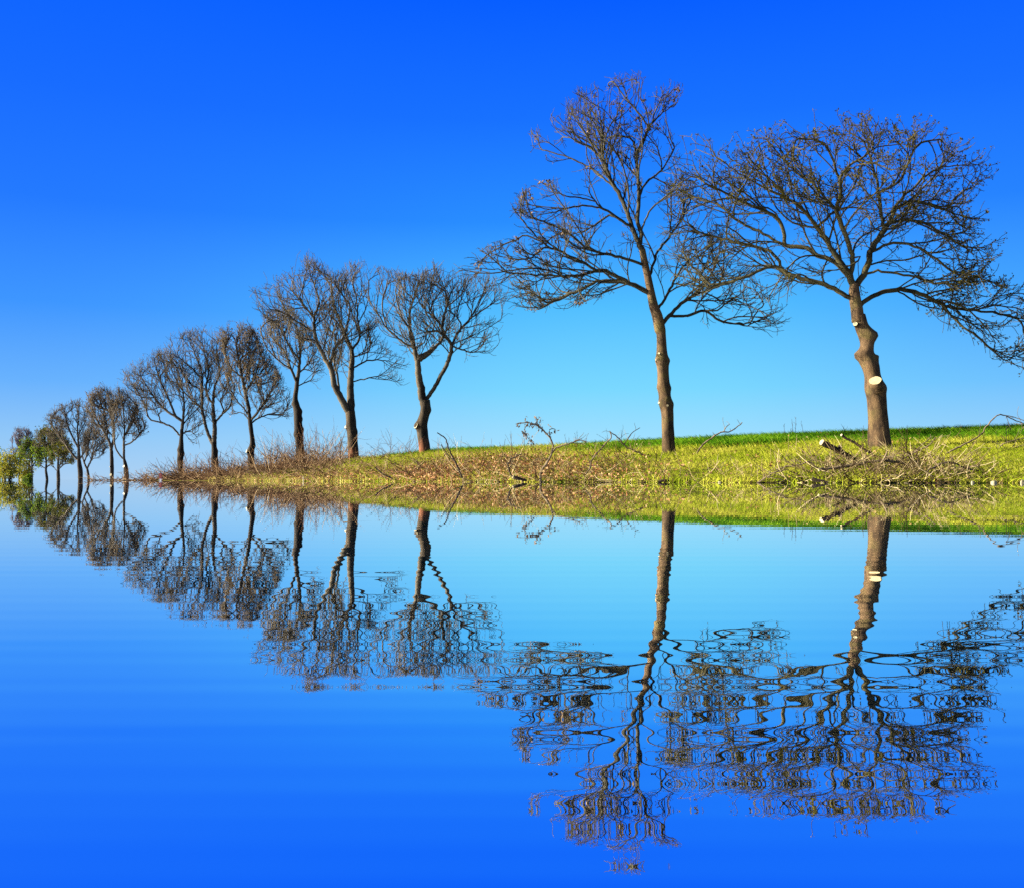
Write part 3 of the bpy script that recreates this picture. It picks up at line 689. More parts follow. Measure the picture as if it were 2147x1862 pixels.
FLOOD = 'flooded trees standing in the water'
def wet_tree(name, label, trunk, limbs, ol, D, seed, twig, stubs=(), leaves=(), **kw):
    trunk = [(trunk[0][0], HZ + F * (H + .25) / D, trunk[0][2])] + trunk
    o_ = np.array(ol); c_ = o_.mean(0); ol = c_ + (o_ - c_) * [1.12, 1.03]
    a = dict(sp=(.46, .40, .34), l1=(1.8, .4, 3.6), l2=(.7, .35, 1.5), tip=.019, expo=2.8, extra=9, soft=.12, twig_len=.6, curl=.10, drift=.2); a.update(kw)
    return make_tree(name, label, 'tree', trunk, limbs, ol, D, seed, M_bark_far, twig, FLOOD, stubs=stubs, leaves=leaves, root_z=0.0, **a)

wet_tree('bare_tree', 'flooded tree forking just above a pale cut, nearest the driftwood',
    R1([(783, 680, 15), (781, 620, 15), (777, 580, 12), (768, 540, 8)]),
    [R1(l) for l in [[(768, 540), (766, 430), (770, 330), (760, 220), (740, 140)], [(768, 545), (745, 520), (715, 470), (705, 400), (700, 300)], [(767, 400), (810, 330), (850, 230)], [(767, 460), (820, 430), (890, 360)]]],
    R1([(765, 430), (710, 430), (690, 300), (680, 170), (740, 105), (810, 150), (860, 225), (895, 350), (850, 430), (790, 440)]), 140, 99, M_twig_far,
    stubs=[R1([(774, 583, 8)])[0] + ((-.5, -.8, .2), .3)], leaves=[('dead_leaves', M_seed_tan, 'node', 230, .24, 2, .15, .4, None), ('brown_leaves', M_seed, 'tip', 150, .2, 2, .1, .6, None)])
wet_tree('bare_tree', 'flooded tree with a straight trunk and one round pale cut low down',
    R1([(692, 680, 12), (693, 620, 12), (692, 560, 11), (690, 490, 10)]),
    [R1(l) for l in [[(690, 490), (675, 430), (645, 370), (600, 300), (570, 220)], [(691, 480), (705, 400), (700, 300), (690, 190), (650, 120)], [(675, 430), (640, 400), (590, 400)], [(700, 340), (740, 260)]]],
    R1([(690, 450), (620, 430), (560, 330), (535, 190), (560, 125), (650, 95), (740, 150), (745, 300), (730, 420)]), 142, 100, M_twig_far,
    stubs=[R1([(691, 635, 8)])[0] + ((-.15, -.95, .2), .15), R1([(684, 585, 4)])[0] + ((-.8, -.5, .2), .2)],
    leaves=[('dead_leaves', M_seed_tan, 'node', 300, .24, 2, .15, .4, None), ('brown_leaves', M_seed, 'tip', 180, .2, 2, .1, .6, None)])
wet_tree('bare_tree', 'slender flooded tree forked into a narrow V beside a stout trunk',
    R1([(548, 680, 8), (547, 640, 8), (541, 605, 7)]),
    [R1(l) for l in [[(541, 605), (520, 560), (510, 500), (530, 430)], [(542, 600), (565, 540), (580, 470), (600, 400), (590, 320)], [(575, 500), (620, 450), (655, 420)], [(522, 560), (540, 500), (550, 420)]]],
    R1([(540, 560), (505, 500), (520, 380), (570, 320), (640, 390), (665, 480), (610, 540)]), 170, 101, M_twig_far, 
    leaves=[('dead_leaves', M_seed, 'node', 140, .25, 2, .15, .4, None)])
wet_tree('bare_tree', 'stout flooded tree with a full rounded bare crown and dark trunk',
    R1([(497, 690, 15), (497, 620, 15), (493, 580, 13), (488, 545, 11)]),
    [R1(l) for l in [[(488, 545), (486, 450), (480, 350), (490, 230)], [(488, 555), (450, 510), (400, 440), (340, 360), (310, 300)], [(489, 545), (530, 480), (560, 380), (570, 300)], [(486, 470), (430, 360), (400, 240)], [(485, 400), (530, 300), (540, 240)]]],
    R1([(488, 520), (420, 480), (330, 440), (285, 310), (320, 255), (400, 205), (500, 170), (560, 240), (590, 350), (580, 480), (530, 530)]), 165, 102, M_twig_far, 
    leaves=[('dead_leaves', M_seed, 'node', 420, .24, 2, .15, .4, None)])
wet_tree('leafy_tree', 'flooded tree with dark olive leaves and low spreading boughs',
    R1([(362, 690, 10), (361, 640, 11), (360, 610, 9)]),
    [R1(l) for l in [[(360, 610), (360, 540), (370, 440)], [(360, 615), (330, 580), (310, 500)], [(360, 605), (400, 570), (450, 565)], [(360, 590), (410, 520), (420, 450)], [(360, 560), (320, 450), (330, 380)]]],
    R1([(358, 590), (310, 595), (305, 480), (295, 400), (340, 345), (400, 395), (440, 480), (460, 570), (410, 598)]), 185, 103, M_twig_far, 
    leaves=[('leaves', M_leaf_olive, 'node', 1100, .38, 2, .2, .1, None)])
wet_tree('leafy_tree', 'flooded tree with mixed green and brown leaves on a leaning trunk',
    R1([(292, 690, 7), (290, 650, 8), (284, 610, 7), (286, 580, 6)]),
    [R1(l) for l in [[(286, 580), (285, 500), (280, 400)], [(285, 600), (250, 570), (225, 500)], [(286, 590), (320, 560), (335, 480)], [(285, 540), (250, 450), (260, 370)]]],
    R1([(284, 585), (240, 590), (215, 480), (228, 375), (290, 345), (340, 410), (345, 540), (310, 600)]), 195, 104, M_twig_far, 
    leaves=[('leaves', M_leaf_olive, 'node', 750, .38, 2, .2, .1, None), ('green_leaves', M_leaf, 'node', 600, .38, 2, .25, .1, R1([(200, 470), (360, 470), (360, 620), (200, 620)]))])
wet_tree('leafy_tree', 'small bright green flooded tree on a thin straight trunk',
    R1([(200, 690, 5), (198, 640, 5), (197, 590, 5)]),
    [R1(l) for l in [[(197, 590), (195, 510), (190, 450)], [(197, 600), (165, 560), (140, 500)], [(197, 590), (225, 540), (235, 470)]]],
    R1([(196, 600), (140, 595), (108, 520), (135, 450), (165, 420), (205, 430), (240, 465), (262, 530), (235, 590)]), 205, 105, M_twig_far, 
    leaves=[('leaves', M_leaf, 'node', 900, .40, 2, .25, .1, None)])
wet_tree('bare_tree', 'mauve grey bare tree showing above the green and yellow bushes',
    R1([(118, 690, 5), (120, 620, 5), (122, 560, 5)]),
    [R1(l) for l in [[(122, 560), (125, 480), (120, 390)], [(121, 600), (90, 540), (75, 450)], [(122, 570), (160, 480), (170, 390)], [(124, 500), (95, 420), (105, 370)]]],
    R1([(120, 620), (70, 580), (65, 430), (100, 355), (170, 355), (222, 400), (200, 500), (160, 620)]), 212, 106, M_twig_mauve, tip=.022)

# ------------------------------------------------------------------ bushes at the far left
def bush(name, label, cx, w, ytop, D, seed, mat, n=1700, size=.34, group=None):
    rng = np.random.RandomState(seed)
    base = np.array([(cx - CX) / F * D, D, 0.0]); o = thing(name, base, label, 'bush', group)
    W = w / F * D / 2; Ht = (HZ - ytop) / F * D + H
    g_ = Geo(); pts, rad, cid = [], [], []; tips = []
    for k in range(16):
        a = rng.uniform(0, 6.28); rr = rng.uniform(.1, 1)
        e = base + np.array([math.cos(a) * W * rr, math.sin(a) * W * rr * .8, Ht * (1.0 - .45 * rr ** 2) * rng.uniform(.7, 1)])
        b_ = base + np.array([math.cos(a) * W * .15, math.sin(a) * W * .15, -.3]); mid = (b_ + e) / 2 + rng.normal(0, .25, 3) + [0, 0, .3]
        c_ = catmull([b_, mid, e], .4); pts.append(c_); rad.append(np.linspace(.07, .025, len(c_))); cid.append(np.full(len(c_), k)); tips.append(c_[len(c_) // 4:])
    tubes(g_, np.vstack(pts), np.concatenate(rad), np.concatenate(cid), 4); g_.build('stems', M_twig_far, o, base)
    t = np.vstack(tips); C = t[rng.randint(0, len(t), n)] + rng.normal(0, [W * .20, W * .2, Ht * .07], (n, 3)); C[:, 2] = np.maximum(C[:, 2], .05)
    l_ = Geo(); leaf_cards(l_, C, size, rng, 2, .12, .1, .65); l_.build('foliage', mat, o, base, smooth=False, tint=True)
    return o
bush('leafy_bush', 'yellow green bush at the very edge of the flooded row', 14, 60, 905, 196, 201, M_leaf_yel, 1000, .36)
bush('leafy_bush', 'lower golden bush growing between the thin flooded stems', 50, 46, 926, 206, 202, M_leaf_yel, 600, .34)
bush('leafy_bush', 'small round green sprig at the waterline by the thin green tree', 56, 13, 959, 186, 203, M_leaf, 260, .28)
bush('leafy_bush', 'dark green clump above the yellow bush', 2, 40, 902, 222, 204, M_leaf, 500, .36)

# ------------------------------------------------------------------ grass
def blades(name, mat, xs_, ss_, length, width, lean, seed, tint_mu=.5, tint_sd=.25, jit=.8):
    rng = np.random.RandomState(seed); n = len(xs_)
    B = bank_xyz(xs_, ss_)
    keep = B[:, 2] > -.03; B = B[keep]; n = len(B)
    sc_ = np.sqrt(B[:, 1] / 34)[:, None]
    a = rng.uniform(0, 6.28, n)
    d = np.stack([np.cos(a) * jit + lean[0], np.sin(a) * jit + lean[1], np.full(n, 1.0)], -1); d /= np.linalg.norm(d, axis=1)[:, None]
    L = (length * rng.uniform(.5, 1.4, n))[:, None] * sc_
    side = np.cross(d, rng.normal(0, 1, (n, 3))); side /= np.linalg.norm(side, axis=1)[:, None] + 1e-9
    bend = np.stack([np.cos(a), np.sin(a), np.full(n, -.35)], -1) * L * .28
    w = width * sc_
    p0 = B - [0, 0, .02]; p1 = B + d * L * .55; p2 = B + d * L + bend
    V = np.stack([p0 - side * w, p0 + side * w, p1 + side * w * .75, p1 - side * w * .75, p2], 1).reshape(-1, 3)
    k = np.arange(n) * 5
    t = np.clip(tint_mu + rng.normal(0, tint_sd, n) + .22 * np.sin(B[:, 0] * 1.1 + 2 * np.sin(B[:, 1] * .7)) , 0, 1)
    g_ = Geo(); g_.add(V, f4=np.stack([k, k + 1, k + 2, k + 3], -1), f3=np.stack([k + 3, k + 2, k + 4], -1), tint=np.repeat(t, 5))
    return tag(g_.build(name, mat, smooth=False, tint=True), kind='stuff')

rg = np.random.RandomState(5)
def sample(n, x0, x1, f, smax=1.04):
    x = rg.uniform(x0, x1, n); s_ = rg.uniform(-.01, smax, n); w = f(x, s_)
    k = rg.uniform(size=n) < w
    return x[k], s_[k]
sm = lambda a, b, v: np.clip((v - a) / (b - a), 0, 1) ** 2 * (3 - 2 * np.clip((v - a) / (b - a), 0, 1))
patch = lambda x, s_: .5 + .5 * np.sin(x * .031 + 3 * s_) * np.sin(x * .0113 + 9 * s_ + 1)
fieldw = lambda x, s_: sm(1080, 1330, x) * sm(.66 + .05 * np.sin(x * .02), .80, s_) + .9 * np.exp(-((x - 880) / 120) ** 2) * sm(.86, .95, s_)
straww = lambda x, s_: np.clip(.04 + .75 * np.exp(-((x - 600) / 170) ** 2 - ((s_ - .2) / .4) ** 2) + .35 * np.exp(-((x - 1150) / 170) ** 2 - ((s_ - .1) / .35) ** 2) + .9 * np.exp(-((x - 2010) / 55) ** 2 - ((s_ - .10) / .22) ** 2) + .20 * sm(.35, .05, s_) + .25 * np.exp(-((x - 1080) / 160) ** 2), 0, 1)
lit = lambda x, s: np.clip(1.0 * np.exp(-((x - 870) / 75) ** 2 - ((s - .12) / .22) ** 2) + .9 * np.exp(-((x - 1010) / 140) ** 2 - ((s - .4) / .35) ** 2) + .5 * np.exp(-((x - 690) / 150) ** 2 - ((s - .12) / .3) ** 2) + .3 * np.exp(-((x - 1180) / 130) ** 2 - ((s - .1) / .3) ** 2) + .012, 0, 1)
M_grass = tint_mat('bank_grass', [(0, (.085, .13, .006)), (.35, (.22, .31, .012)), (.65, (.38, .43, .022)), (1, (.58, .55, .07))], .35)
M_field = tint_mat('field_grass', [(0, (.02, .075, .004)), (.4, (.085, .24, .008)), (.75, (.18, .39, .014)), (1, (.34, .52, .03))], .3)
M_straw = tint_mat('dry_straw', [(0, (.24, .17, .04)), (.5, (.52, .41, .12)), (1, (.78, .68, .30))], .25)
M_litter = tint_mat('leaf_litter', [(0, (.10, .036, .016)), (.4, (.30, .125, .052)), (.7, (.50, .27, .12)), (1, (.70, .48, .25))], .2)
x_, s_ = sample(300000, 380, 2240, lambda x, s: (1 - fieldw(x, s)) * (1 - .5 * straww(x, s)) * (1 - .75 * lit(x, s)) * sm(430, 800, x))
for tx, td, tw in ((1775, D1, 30), (1353, D2, 24), (858, D3, 18), (715, D4, 17), (607, D5, 10)):     # taller tufts round the trunk feet
    yy = rg.normal(td - tw * td / F - .10, .16, 420); xx = rg.normal(tx, tw * .85, 420)
    x_ = np.concatenate([x_, xx]); s_ = np.concatenate([s_, (yy - np.interp(xx, TX, TS)) / (np.interp(xx, TX, TR) - np.interp(xx, TX, TS))])
blades('bank_grass', M_grass, x_, s_, .27, .011, (.70, -.15), 61, .72, .22, .75)
x_, s_ = sample(260000, 780, 2240, fieldw, 1.10)
blades('field_grass', M_field, x_, s_, .30, .011, (.32, 0), 62, .45, .24, .6)
x_, s_ = sample(130000, 420, 2240, lambda x, s: straww(x, s) * .8)
blades('dry_grass', M_straw, x_, s_, .24, .010, (.35, -.2), 63, .45, .25, 1.0)
# leaf litter: small curled leaves, thick round the forked tree's slope
x_, s_ = sample(170000, 380, 1900, lit)
g = Geo(); B = bank_xyz(x_, s_); B[:, 2] += np.random.RandomState(3).uniform(.02, .24, len(B)); leaf_cards(g, B, .12, np.random.RandomState(64), 1, .02, .3, .6)
tag(g.build('leaf_litter', M_litter, smooth=False, tint=True), kind='stuff')

# ------------------------------------------------------------------ brushwood: tangles of cut twigs
def tangle(name, mat, zones, seed, rmin=.008):
    rng = np.random.RandomState(seed); pts, rad, cid, tn = [], [], [], []; c = 0
    for (x0, x1, s0, s1, n, L, hgt, r, lean) in zones:
        for k in range(n):
            x, s_ = rng.uniform(x0, x1), rng.uniform(s0, s1); p = bank_xyz(np.array([x]), np.array([s_]))[0]
            if p[2] < -.12: p[2] = -.05
            sc_ = math.sqrt(max(p[1], 30) / 34)
            a = rng.uniform(0, 6.28); d = np.array([math.cos(a), math.sin(a) * .6, rng.uniform(-.05, 1) * hgt + .08]); d[0] += lean
            d /= np.linalg.norm(d); Lk = L * rng.uniform(.35, 1.3); m_ = 6; q = p - d * .08; q[2] += rng.uniform(0, .10) * hgt; cur = rng.normal(0, .16, 3); cur[2] -= .07
            line = [q.copy()]
            for j in range(m_):
                d = d + cur + rng.normal(0, .12, 3); d /= np.linalg.norm(d); q = q + d * Lk / m_; line.append(q.copy())
            t = rng.uniform()
            ln = np.array(line); r0 = r * sc_ * rng.uniform(.6, 1.4)
            pts.append(ln); rad.append(np.maximum(np.linspace(r0, r0 * .35, len(ln)), rmin * .7)); cid.append(np.full(len(ln), c)); tn.append(t); c += 1
            for f in range(rng.randint(0, 4)):
                i = rng.randint(1, m_); q2 = ln[i].copy(); d2 = ln[i] - ln[i - 1]; d2 = d2 / np.linalg.norm(d2) + rng.normal(0, .55, 3); l2 = [q2.copy()]
                for j in range(4):
                    d2 = d2 / np.linalg.norm(d2) + rng.normal(0, .14, 3) + [0, 0, .05]; q2 = q2 + d2 * Lk * .09; l2.append(q2.copy())
                pts.append(np.array(l2)); rad.append(np.linspace(r0 * .55, r0 * .25, 5)); cid.append(np.full(5, c)); tn.append(t); c += 1
    g_ = Geo(); ids = np.concatenate(cid); tubes(g_, np.vstack(pts), np.concatenate(rad), ids, 3, tint=np.array(tn)[ids])
    return tag(g_.build(name, mat, tint=True), kind='stuff')
M_brush = tint_mat('dead_twigs', [(0, (.03, .020, .010)), (.55, (.12, .082, .035)), (.85, (.38, .28, .13)), (1, (.66, .52, .27))])
M_bramble = tint_mat('bramble_twigs', [(0, (.035, .020, .012)), (.5, (.13, .070, .038)), (.85, (.28, .18, .09)), (1, (.42, .30, .16))])
tangle('brushwood', M_brush, [
    (1560, 2000, .02, .32, 380, 1.3, .2, .014, .5), (1640, 1920, .0, .24, 520, 1.2, .2, .015, .3), (1660, 1900, .0, .20, 170, 1.5, .22, .026, .35), (1330, 1560, .0, .18, 70, 1.2, .25, .014, .2),
    (1000, 1330, .02, .40, 300, 1.5, .45, .014, .1), (960, 1320, .45, .95, 60, 1.3, 1.0, .012, .1), (760, 1080, .02, .5, 240, 1.6, .4, .014, .3), (1880, 2100, .35, .8, 25, 1.4, .3, .012, .7),
    (1560, 1980, -.01, .03, 330, 1.1, .12, .018, .4), (900, 1330, -.01, .025, 260, 1.2, .15, .016, .2), (1330, 1560, -.01, .02, 70, 1.0, .1, .016, .2)], 71)
tangle('brambles', M_bramble, [
    (334, 680, -.02, 1.0, 1150, 2.3, .6, .017, .15), (540, 680, .55, 1.0, 420, 3.0, 1.1, .016, .1), (440, 620, .3, 1.0, 380, 2.6, .95, .016, .1), (336, 450, .3, 1.0, 420, 2.4, .8, .018, .1),
    (640, 830, .75, 1.0, 130, 1.9, 1.2, .012, .1), (600, 900, -.01, .5, 360, 1.9, .4, .014, .3), (276, 316, .0, 1.0, 120, 2.0, .5, .02, .1), (182, 212, -.02, .6, 26, 1.8, .7, .02, .0), (226, 275, -.05, .5, 50, 1.9, .5, .02, 0)], 72, .012)

# ------------------------------------------------------------------ single fallen branches and logs
BR = 'cut branches lying on the bank'
def branch(label, pts, r0, r1, seed, mat=None, forks=(), name='fallen_branch', cat='branch', cut=False, side=12, base_y=None, drift=.15, leaves=0, twl=.45, D=None, group=BR, cut_dir=None):
    rng = np.random.RandomState(seed); mat = mat or M_branch
    x0, y0 = pts[0]
    by = max(p[1] for p in pts) if base_y is None else base_y
    bx = max(pts, key=lambda p: p[1])[0]
    if D is None: D = on_bank(bx, min(by, 974))
    s = D / F; sg = rng.choice([-1, 1])
    X3, tot, prev = [], 0, pts[0]
    for p in pts:
        tot += math.hypot(p[0] - prev[0], p[1] - prev[1]) * s; prev = p; X3.append(P(p[0], p[1], D - .25 + drift * sg * tot))
    ln = catmull(X3, .12); ln[1:-1] += rng.normal(0, .010, ln[1:-1].shape)
    base = ln[np.argmin(ln[:, 2])].copy(); o = thing(name, base, label, cat, group)
    g_ = Geo(); rr = np.linspace(r0 * s, r1 * s, len(ln)) * (1 + .08 * np.sin(np.arange(len(ln)) * 1.3))
    tubes(g_, ln, rr, np.zeros(len(ln), int), 10); g_.ngon(ln[-1] + (ln[-1] - ln[-2]) * .0 + np.array([[0, 0, 0], [r1 * s * .5, 0, 0], [0, 0, r1 * s * .5]]))
    c = 1
    for f in forks:
        k = np.argmin(np.linalg.norm(ln - P(f[0][0], f[0][1], D), axis=1) + 0 * c); dd = ln[k][1]
        q = [ln[k]] + [P(p[0], p[1], dd + .1 * i * rng.choice([-1, 1])) for i, p in enumerate(f[1:])]
        fl = catmull(q, .12); tubes(g_, fl, np.linspace(min(rr[k] * .75, r0 * s), max(r1 * s * .7, .006), len(fl)), np.zeros(len(fl), int), 6)
        ln = np.vstack([ln, fl]); rr = np.concatenate([rr, np.linspace(rr[k] * .7, r1 * s * .6, len(fl))])
    tips = []
    for j in range(side):
        k = rng.randint(len(ln) // 4, len(ln)); d = rng.normal(0, 1, 3); d[1] *= .5; d[2] = abs(d[2]) * .7; d /= np.linalg.norm(d); q = ln[k].copy(); l2 = [q.copy()]; Lk = twl * rng.uniform(.4, 1.3)
        for i in range(4): d = d + rng.normal(0, .2, 3); d /= np.linalg.norm(d); q = q + d * Lk / 4; l2.append(q.copy())
        tubes(g_, np.array(l2), np.linspace(max(.007, min(rr[k] * .5, .016)), .006, 5), np.zeros(5, int), 4); tips.append(q)
    br = g_.build('stem' if cut else 'twigs', mat, o, base)
    if cut:
        d = cut_dir if cut_dir is not None else ln[0] - ln[1]
        d, u, w = frame_for(d); a = np.arange(16) / 16 * 2 * math.pi
        g2 = Geo(); ring = ln[0] + d * .006 + (np.cos(a) * rr[0] * .99)[:, None] * u + (np.sin(a) * rr[0] * .99)[:, None] * w
        back = ring - d * .05
        j = np.arange(16); jn = (j + 1) % 16
        g2.add(np.vstack([back, ring]), f4=np.stack([j, jn, 16 + jn, 16 + j], -1)); g2.ngon(ring + d * .001)
        g2.build('saw_cut', M_cut, o, base, smooth=False)
    if leaves:
        g3 = Geo(); C = ln[rng.randint(len(ln) // 3, len(ln), leaves)]
        if tips: C = np.vstack([C, tips])
        leaf_cards(g3, C, .13, rng, 2, .05, 1.0, .4); g3.build('dead_leaves', M_seed, o, base, smooth=False, tint=True)
    return o
M_branch = bark_mat('dead_branch', (.08, .056, .03), (.34, .25, .14), 4, .4)
M_log = bark_mat('log_bark', (.018, .012, .007), (.10, .066, .032), 5, .7)
M_dark = bark_mat('dark_branch', (.02, .013, .010), (.10, .066, .042), 4, .4)

branch('thick dark sawn log with pale round end leaning below the wide tree', R7([(462, 1000), (550, 1045), (640, 1092), (755, 1165)]), 6.0, 5.4, 301, M_log, name='cut_log', cat='log', cut=True, side=3, forks=[R7([(590, 1070), (605, 1040), (600, 1030)])], drift=.05, twl=.2, group='sawn logs on the bank', cut_dir=(-.75, -.6, .28))
branch('thin dark sawn pole with a pale tip leaning beside the thick log', R7([(614, 942), (760, 1030), (925, 1140)]), 2.6, 2.4, 302, M_log, name='cut_log', cat='log', cut=True, side=3, drift=.05, twl=.3, group='sawn logs on the bank', cut_dir=(-.75, -.6, .3))
branch('long horizontal pale branch lying across the pile below the wide tree', R7([(435, 1212), (600, 1195), (720, 1172), (850, 1148), (980, 1143), (1100, 1165), (1250, 1212), (1400, 1232)]), 3.4, 1.8, 303, side=26, cut=True)
branch('short upright crooked branch in front of the wide tree trunk', R7([(820, 1258), (900, 1190), (945, 1130), (970, 1068)]), 2.8, 1.4, 304, side=6)
branch('arched thin branch rising above the field skyline at the right edge', R7([(1380, 1110), (1560, 1020), (1690, 950), (1760, 860), (1830, 790), (1880, 786), (1960, 820), (2040, 855)]), 1.9, .9, 305, forks=[R7([(1900, 796), (1950, 798), (2060, 835)]), R7([(1910, 815), (1930, 870), (1945, 900)])], side=6)
branch('straight pale branch slanting up right of the wide tree trunk', R7([(1000, 1150), (1100, 1120), (1200, 1068), (1300, 1020), (1350, 960)]), 2.2, 1.0, 306, side=12, forks=[R7([(1180, 1080), (1240, 1020), (1310, 965)])])
branch('pale branch with dark spurs lying in the grass at the right edge', R7([(1780, 1078), (1880, 1050), (1960, 1045), (2080, 1010)]), 1.8, 1.1, 307, side=10, forks=[R7([(1800, 1075), (1880, 1010), (2060, 960)])])
branch('low bowed branch sprawling toward the straw at the waterline', R7([(1210, 1285), (1330, 1195), (1450, 1155), (1600, 1200), (1760, 1245), (1850, 1275)]), 2.2, 1.0, 308, side=22)
branch('bowed pale branch under the straw patch, close to the pale stones', R7([(1390, 1280), (1500, 1240), (1620, 1236), (1700, 1255)]), 1.8, .8, 309, side=12)
branch('dark wedge of wood half sunk at the waterline left of the pile', R7([(385, 1284), (440, 1300), (505, 1312)]), 4.2, 1.6, 310, M_log, name='cut_log', cat='log', side=0, D=28.6, group='sawn logs on the bank')
branch('kinked branch lying left of the thick leaning log', R7([(100, 1215), (180, 1190), (270, 1180), (350, 1150), (400, 1185), (460, 1222)]), 1.7, 1.0, 311, side=16)
branch('tall drooping dead branch hung with withered leaves', R6([(290, 1072), (290, 990), (342, 920), (376, 810), (330, 722), (260, 662), (180, 640), (108, 652)]), 2.4, .9, 312, M_branch, forks=[R6([(340, 730), (352, 692), (390, 688), (392, 722)]), R6([(180, 640), (172, 690), (195, 750), (245, 800)]), R6([(275, 670), (262, 640), (268, 620)])], side=8, leaves=60, twl=.25)
branch('forked grey branch arching right from the drooping leafy one', R6([(270, 1030), (300, 980), (350, 900), (400, 822), (500, 792), (560, 768), (620, 780)]), 2.2, 1.0, 313, M_branch, side=12, forks=[R6([(500, 795), (560, 790), (610, 800)])])
branch('curled hook shaped branch at the water left of the drooping one', R6([(165, 1055), (85, 1030), (52, 955), (72, 905), (150, 868)]), 2.1, 1.1, 314, M_dark, side=4)
branch('dark half sunk log with a pale cut end near the hooked branch', R6([(88, 1032), (130, 1045), (185, 1058)]), 3.3, 2.6, 315, M_log, name='cut_log', cat='log', cut=True, side=2, D=39.0, twl=.2, group='sawn logs on the bank')
branch('long dark log with a pale butt lying among pale twigs', R6([(638, 1022), (730, 1005), (900, 1000), (1060, 994)]), 3.2, 2.2, 316, M_log, name='cut_log', cat='log', cut=True, side=6, group='sawn logs on the bank', cut_dir=(-.8, -.6, .1))
branch('wavy pale branch reaching the skyline left of the tall tree', R6([(585, 1045), (640, 970), (662, 900), (740, 812), (795, 750), (790, 705)]), 1.9, 1.0, 317, side=8)
branch('dark branch with a forked tip against the sky left of the tall trunk', R6([(1110, 900), (1010, 862), (900, 812), (862, 765), (785, 702)]), 2.0, .9, 318, M_dark, forks=[R6([(890, 800), (945, 718), (1005, 678)])], side=8)
branch('short black log lying on the water below the tall tree', R6([(1138, 1070), (1180, 1056), (1265, 1062)]), 2.8, 2.2, 319, M_log, name='cut_log', cat='log', side=3, D=33.2, twl=.2, group='sawn logs on the bank')
branch('slender branch rising right of the tall trunk to a forked tip', R6([(1400, 890), (1450, 812), (1520, 752), (1590, 712), (1660, 705), (1742, 640)]), 2.0, .9, 320, M_branch, forks=[R6([(1600, 712), (1625, 675), (1652, 652)])], side=5)
branch('dark twiggy branch lying in the grass right of the black log', R6([(1330, 1000), (1430, 1030), (1540, 1010), (1570, 960)]), 1.5, .8, 321, M_dark, side=18)
branch('bone pale branch lying low at the foot of the open grass', R6([(1850, 1075), (1960, 1010), (2030, 985), (2060, 950)]), 1.8, .8, 322, side=14)
branch('dark straight branch jutting above the leaf litter right of the forked tree', R8([(1397, 485), (1342, 352), (1290, 252), (1252, 148), (1188, 103)]), 2.0, 1.0, 323, M_dark, forks=[R8([(1320, 330), (1262, 262), (1220, 195)])], side=2, twl=.2)
branch('low grey branch lying across the slope by the hooked branch', R8([(1590, 362), (1700, 378), (1790, 376), (1900, 318)]), 1.3, .7, 324, side=6)
branch('thin brown branch lying below the twin stem tree', R8([(700, 375), (770, 430), (880, 482)]), 1.2, .8, 325, M_dark, side=10)
branch('bleached branch standing in the litter below the forked tree', R8([(1075, 400), (1040, 350), (1000, 300)]), 1.2, .6, 326, side=5)

# upright saplings and stakes
branch('leafless sapling standing left of the twin stem tree', R8([(420, 385), (425, 300), (430, 240), (437, 165)]), 1.2, .5, 331, M_dark, name='sapling', cat='sapling', side=16, twl=.7, group=None, drift=.02)
branch('pale split stake standing against the knobbly trunk', R8([(118, 345), (133, 310), (148, 252)]), 1.7, 1.3, 332, M_branch, name='wooden_stake', cat='stake', side=0, group=None, drift=.02, forks=[R8([(118, 335), (128, 290), (136, 250)])])
branch('thin bleached stake standing upright at the water edge', R8([(137, 528), (137, 490), (136, 448)]), 1.2, 1.1, 333, M_cut, name='wooden_stake', cat='stake', side=0, group=None, drift=0, D=57.5)
def stalks(label, xs_, y0, hts, seed):
    rng = np.random.RandomState(seed); D = on_bank(xs_[0], y0 + 3); base = P(xs_[0], y0, D); o = thing('dry_weed', base, label, 'weed', 'dry weed stalks on the skyline'); g_ = Geo()
    for i, (x, h) in enumerate(zip(xs_, hts)):
        ln = catmull([P(np.mean(xs_), y0 + 5, D), P(.25 * np.mean(xs_) + .75 * x, y0 + 1, D), P(x - rng.uniform(-1, 2), y0 - h * .5, D), P(x - rng.uniform(0, 4), y0 - h, D)], .1)
        tubes(g_, ln, np.linspace(.012, .006, len(ln)), np.zeros(len(ln), int), 4)
        for j in range(4):
            q = ln[rng.randint(len(ln) // 3, len(ln))]; tubes(g_, np.array([q, q + [rng.normal(0, .06), rng.normal(0, .05), .12]]), np.array([.007, .005]), np.zeros(2, int), 3)
    g_.build('stalks', M_dark, o, base)
stalks('tallest dry weed stalks on the field skyline left of the wide tree', [1568, 1582, 1597, 1601, 1607, 1619], 884, [14, 28, 18, 38, 42, 30], 341)
stalks('two short dry weed stalks on the skyline close to the wide trunk', [1700, 1704, 1712], 881, [12, 20, 16], 342)
stalks('thin dry weed stalks on the skyline behind the wavy pale branch', [1141, 1148, 1163, 1165], 902, [26, 20, 28, 30], 343)
stalks('dark dry weed stalks at the right edge below the arched branch', [2012, 2032, 2036], 905, [34, 48, 40], 344)

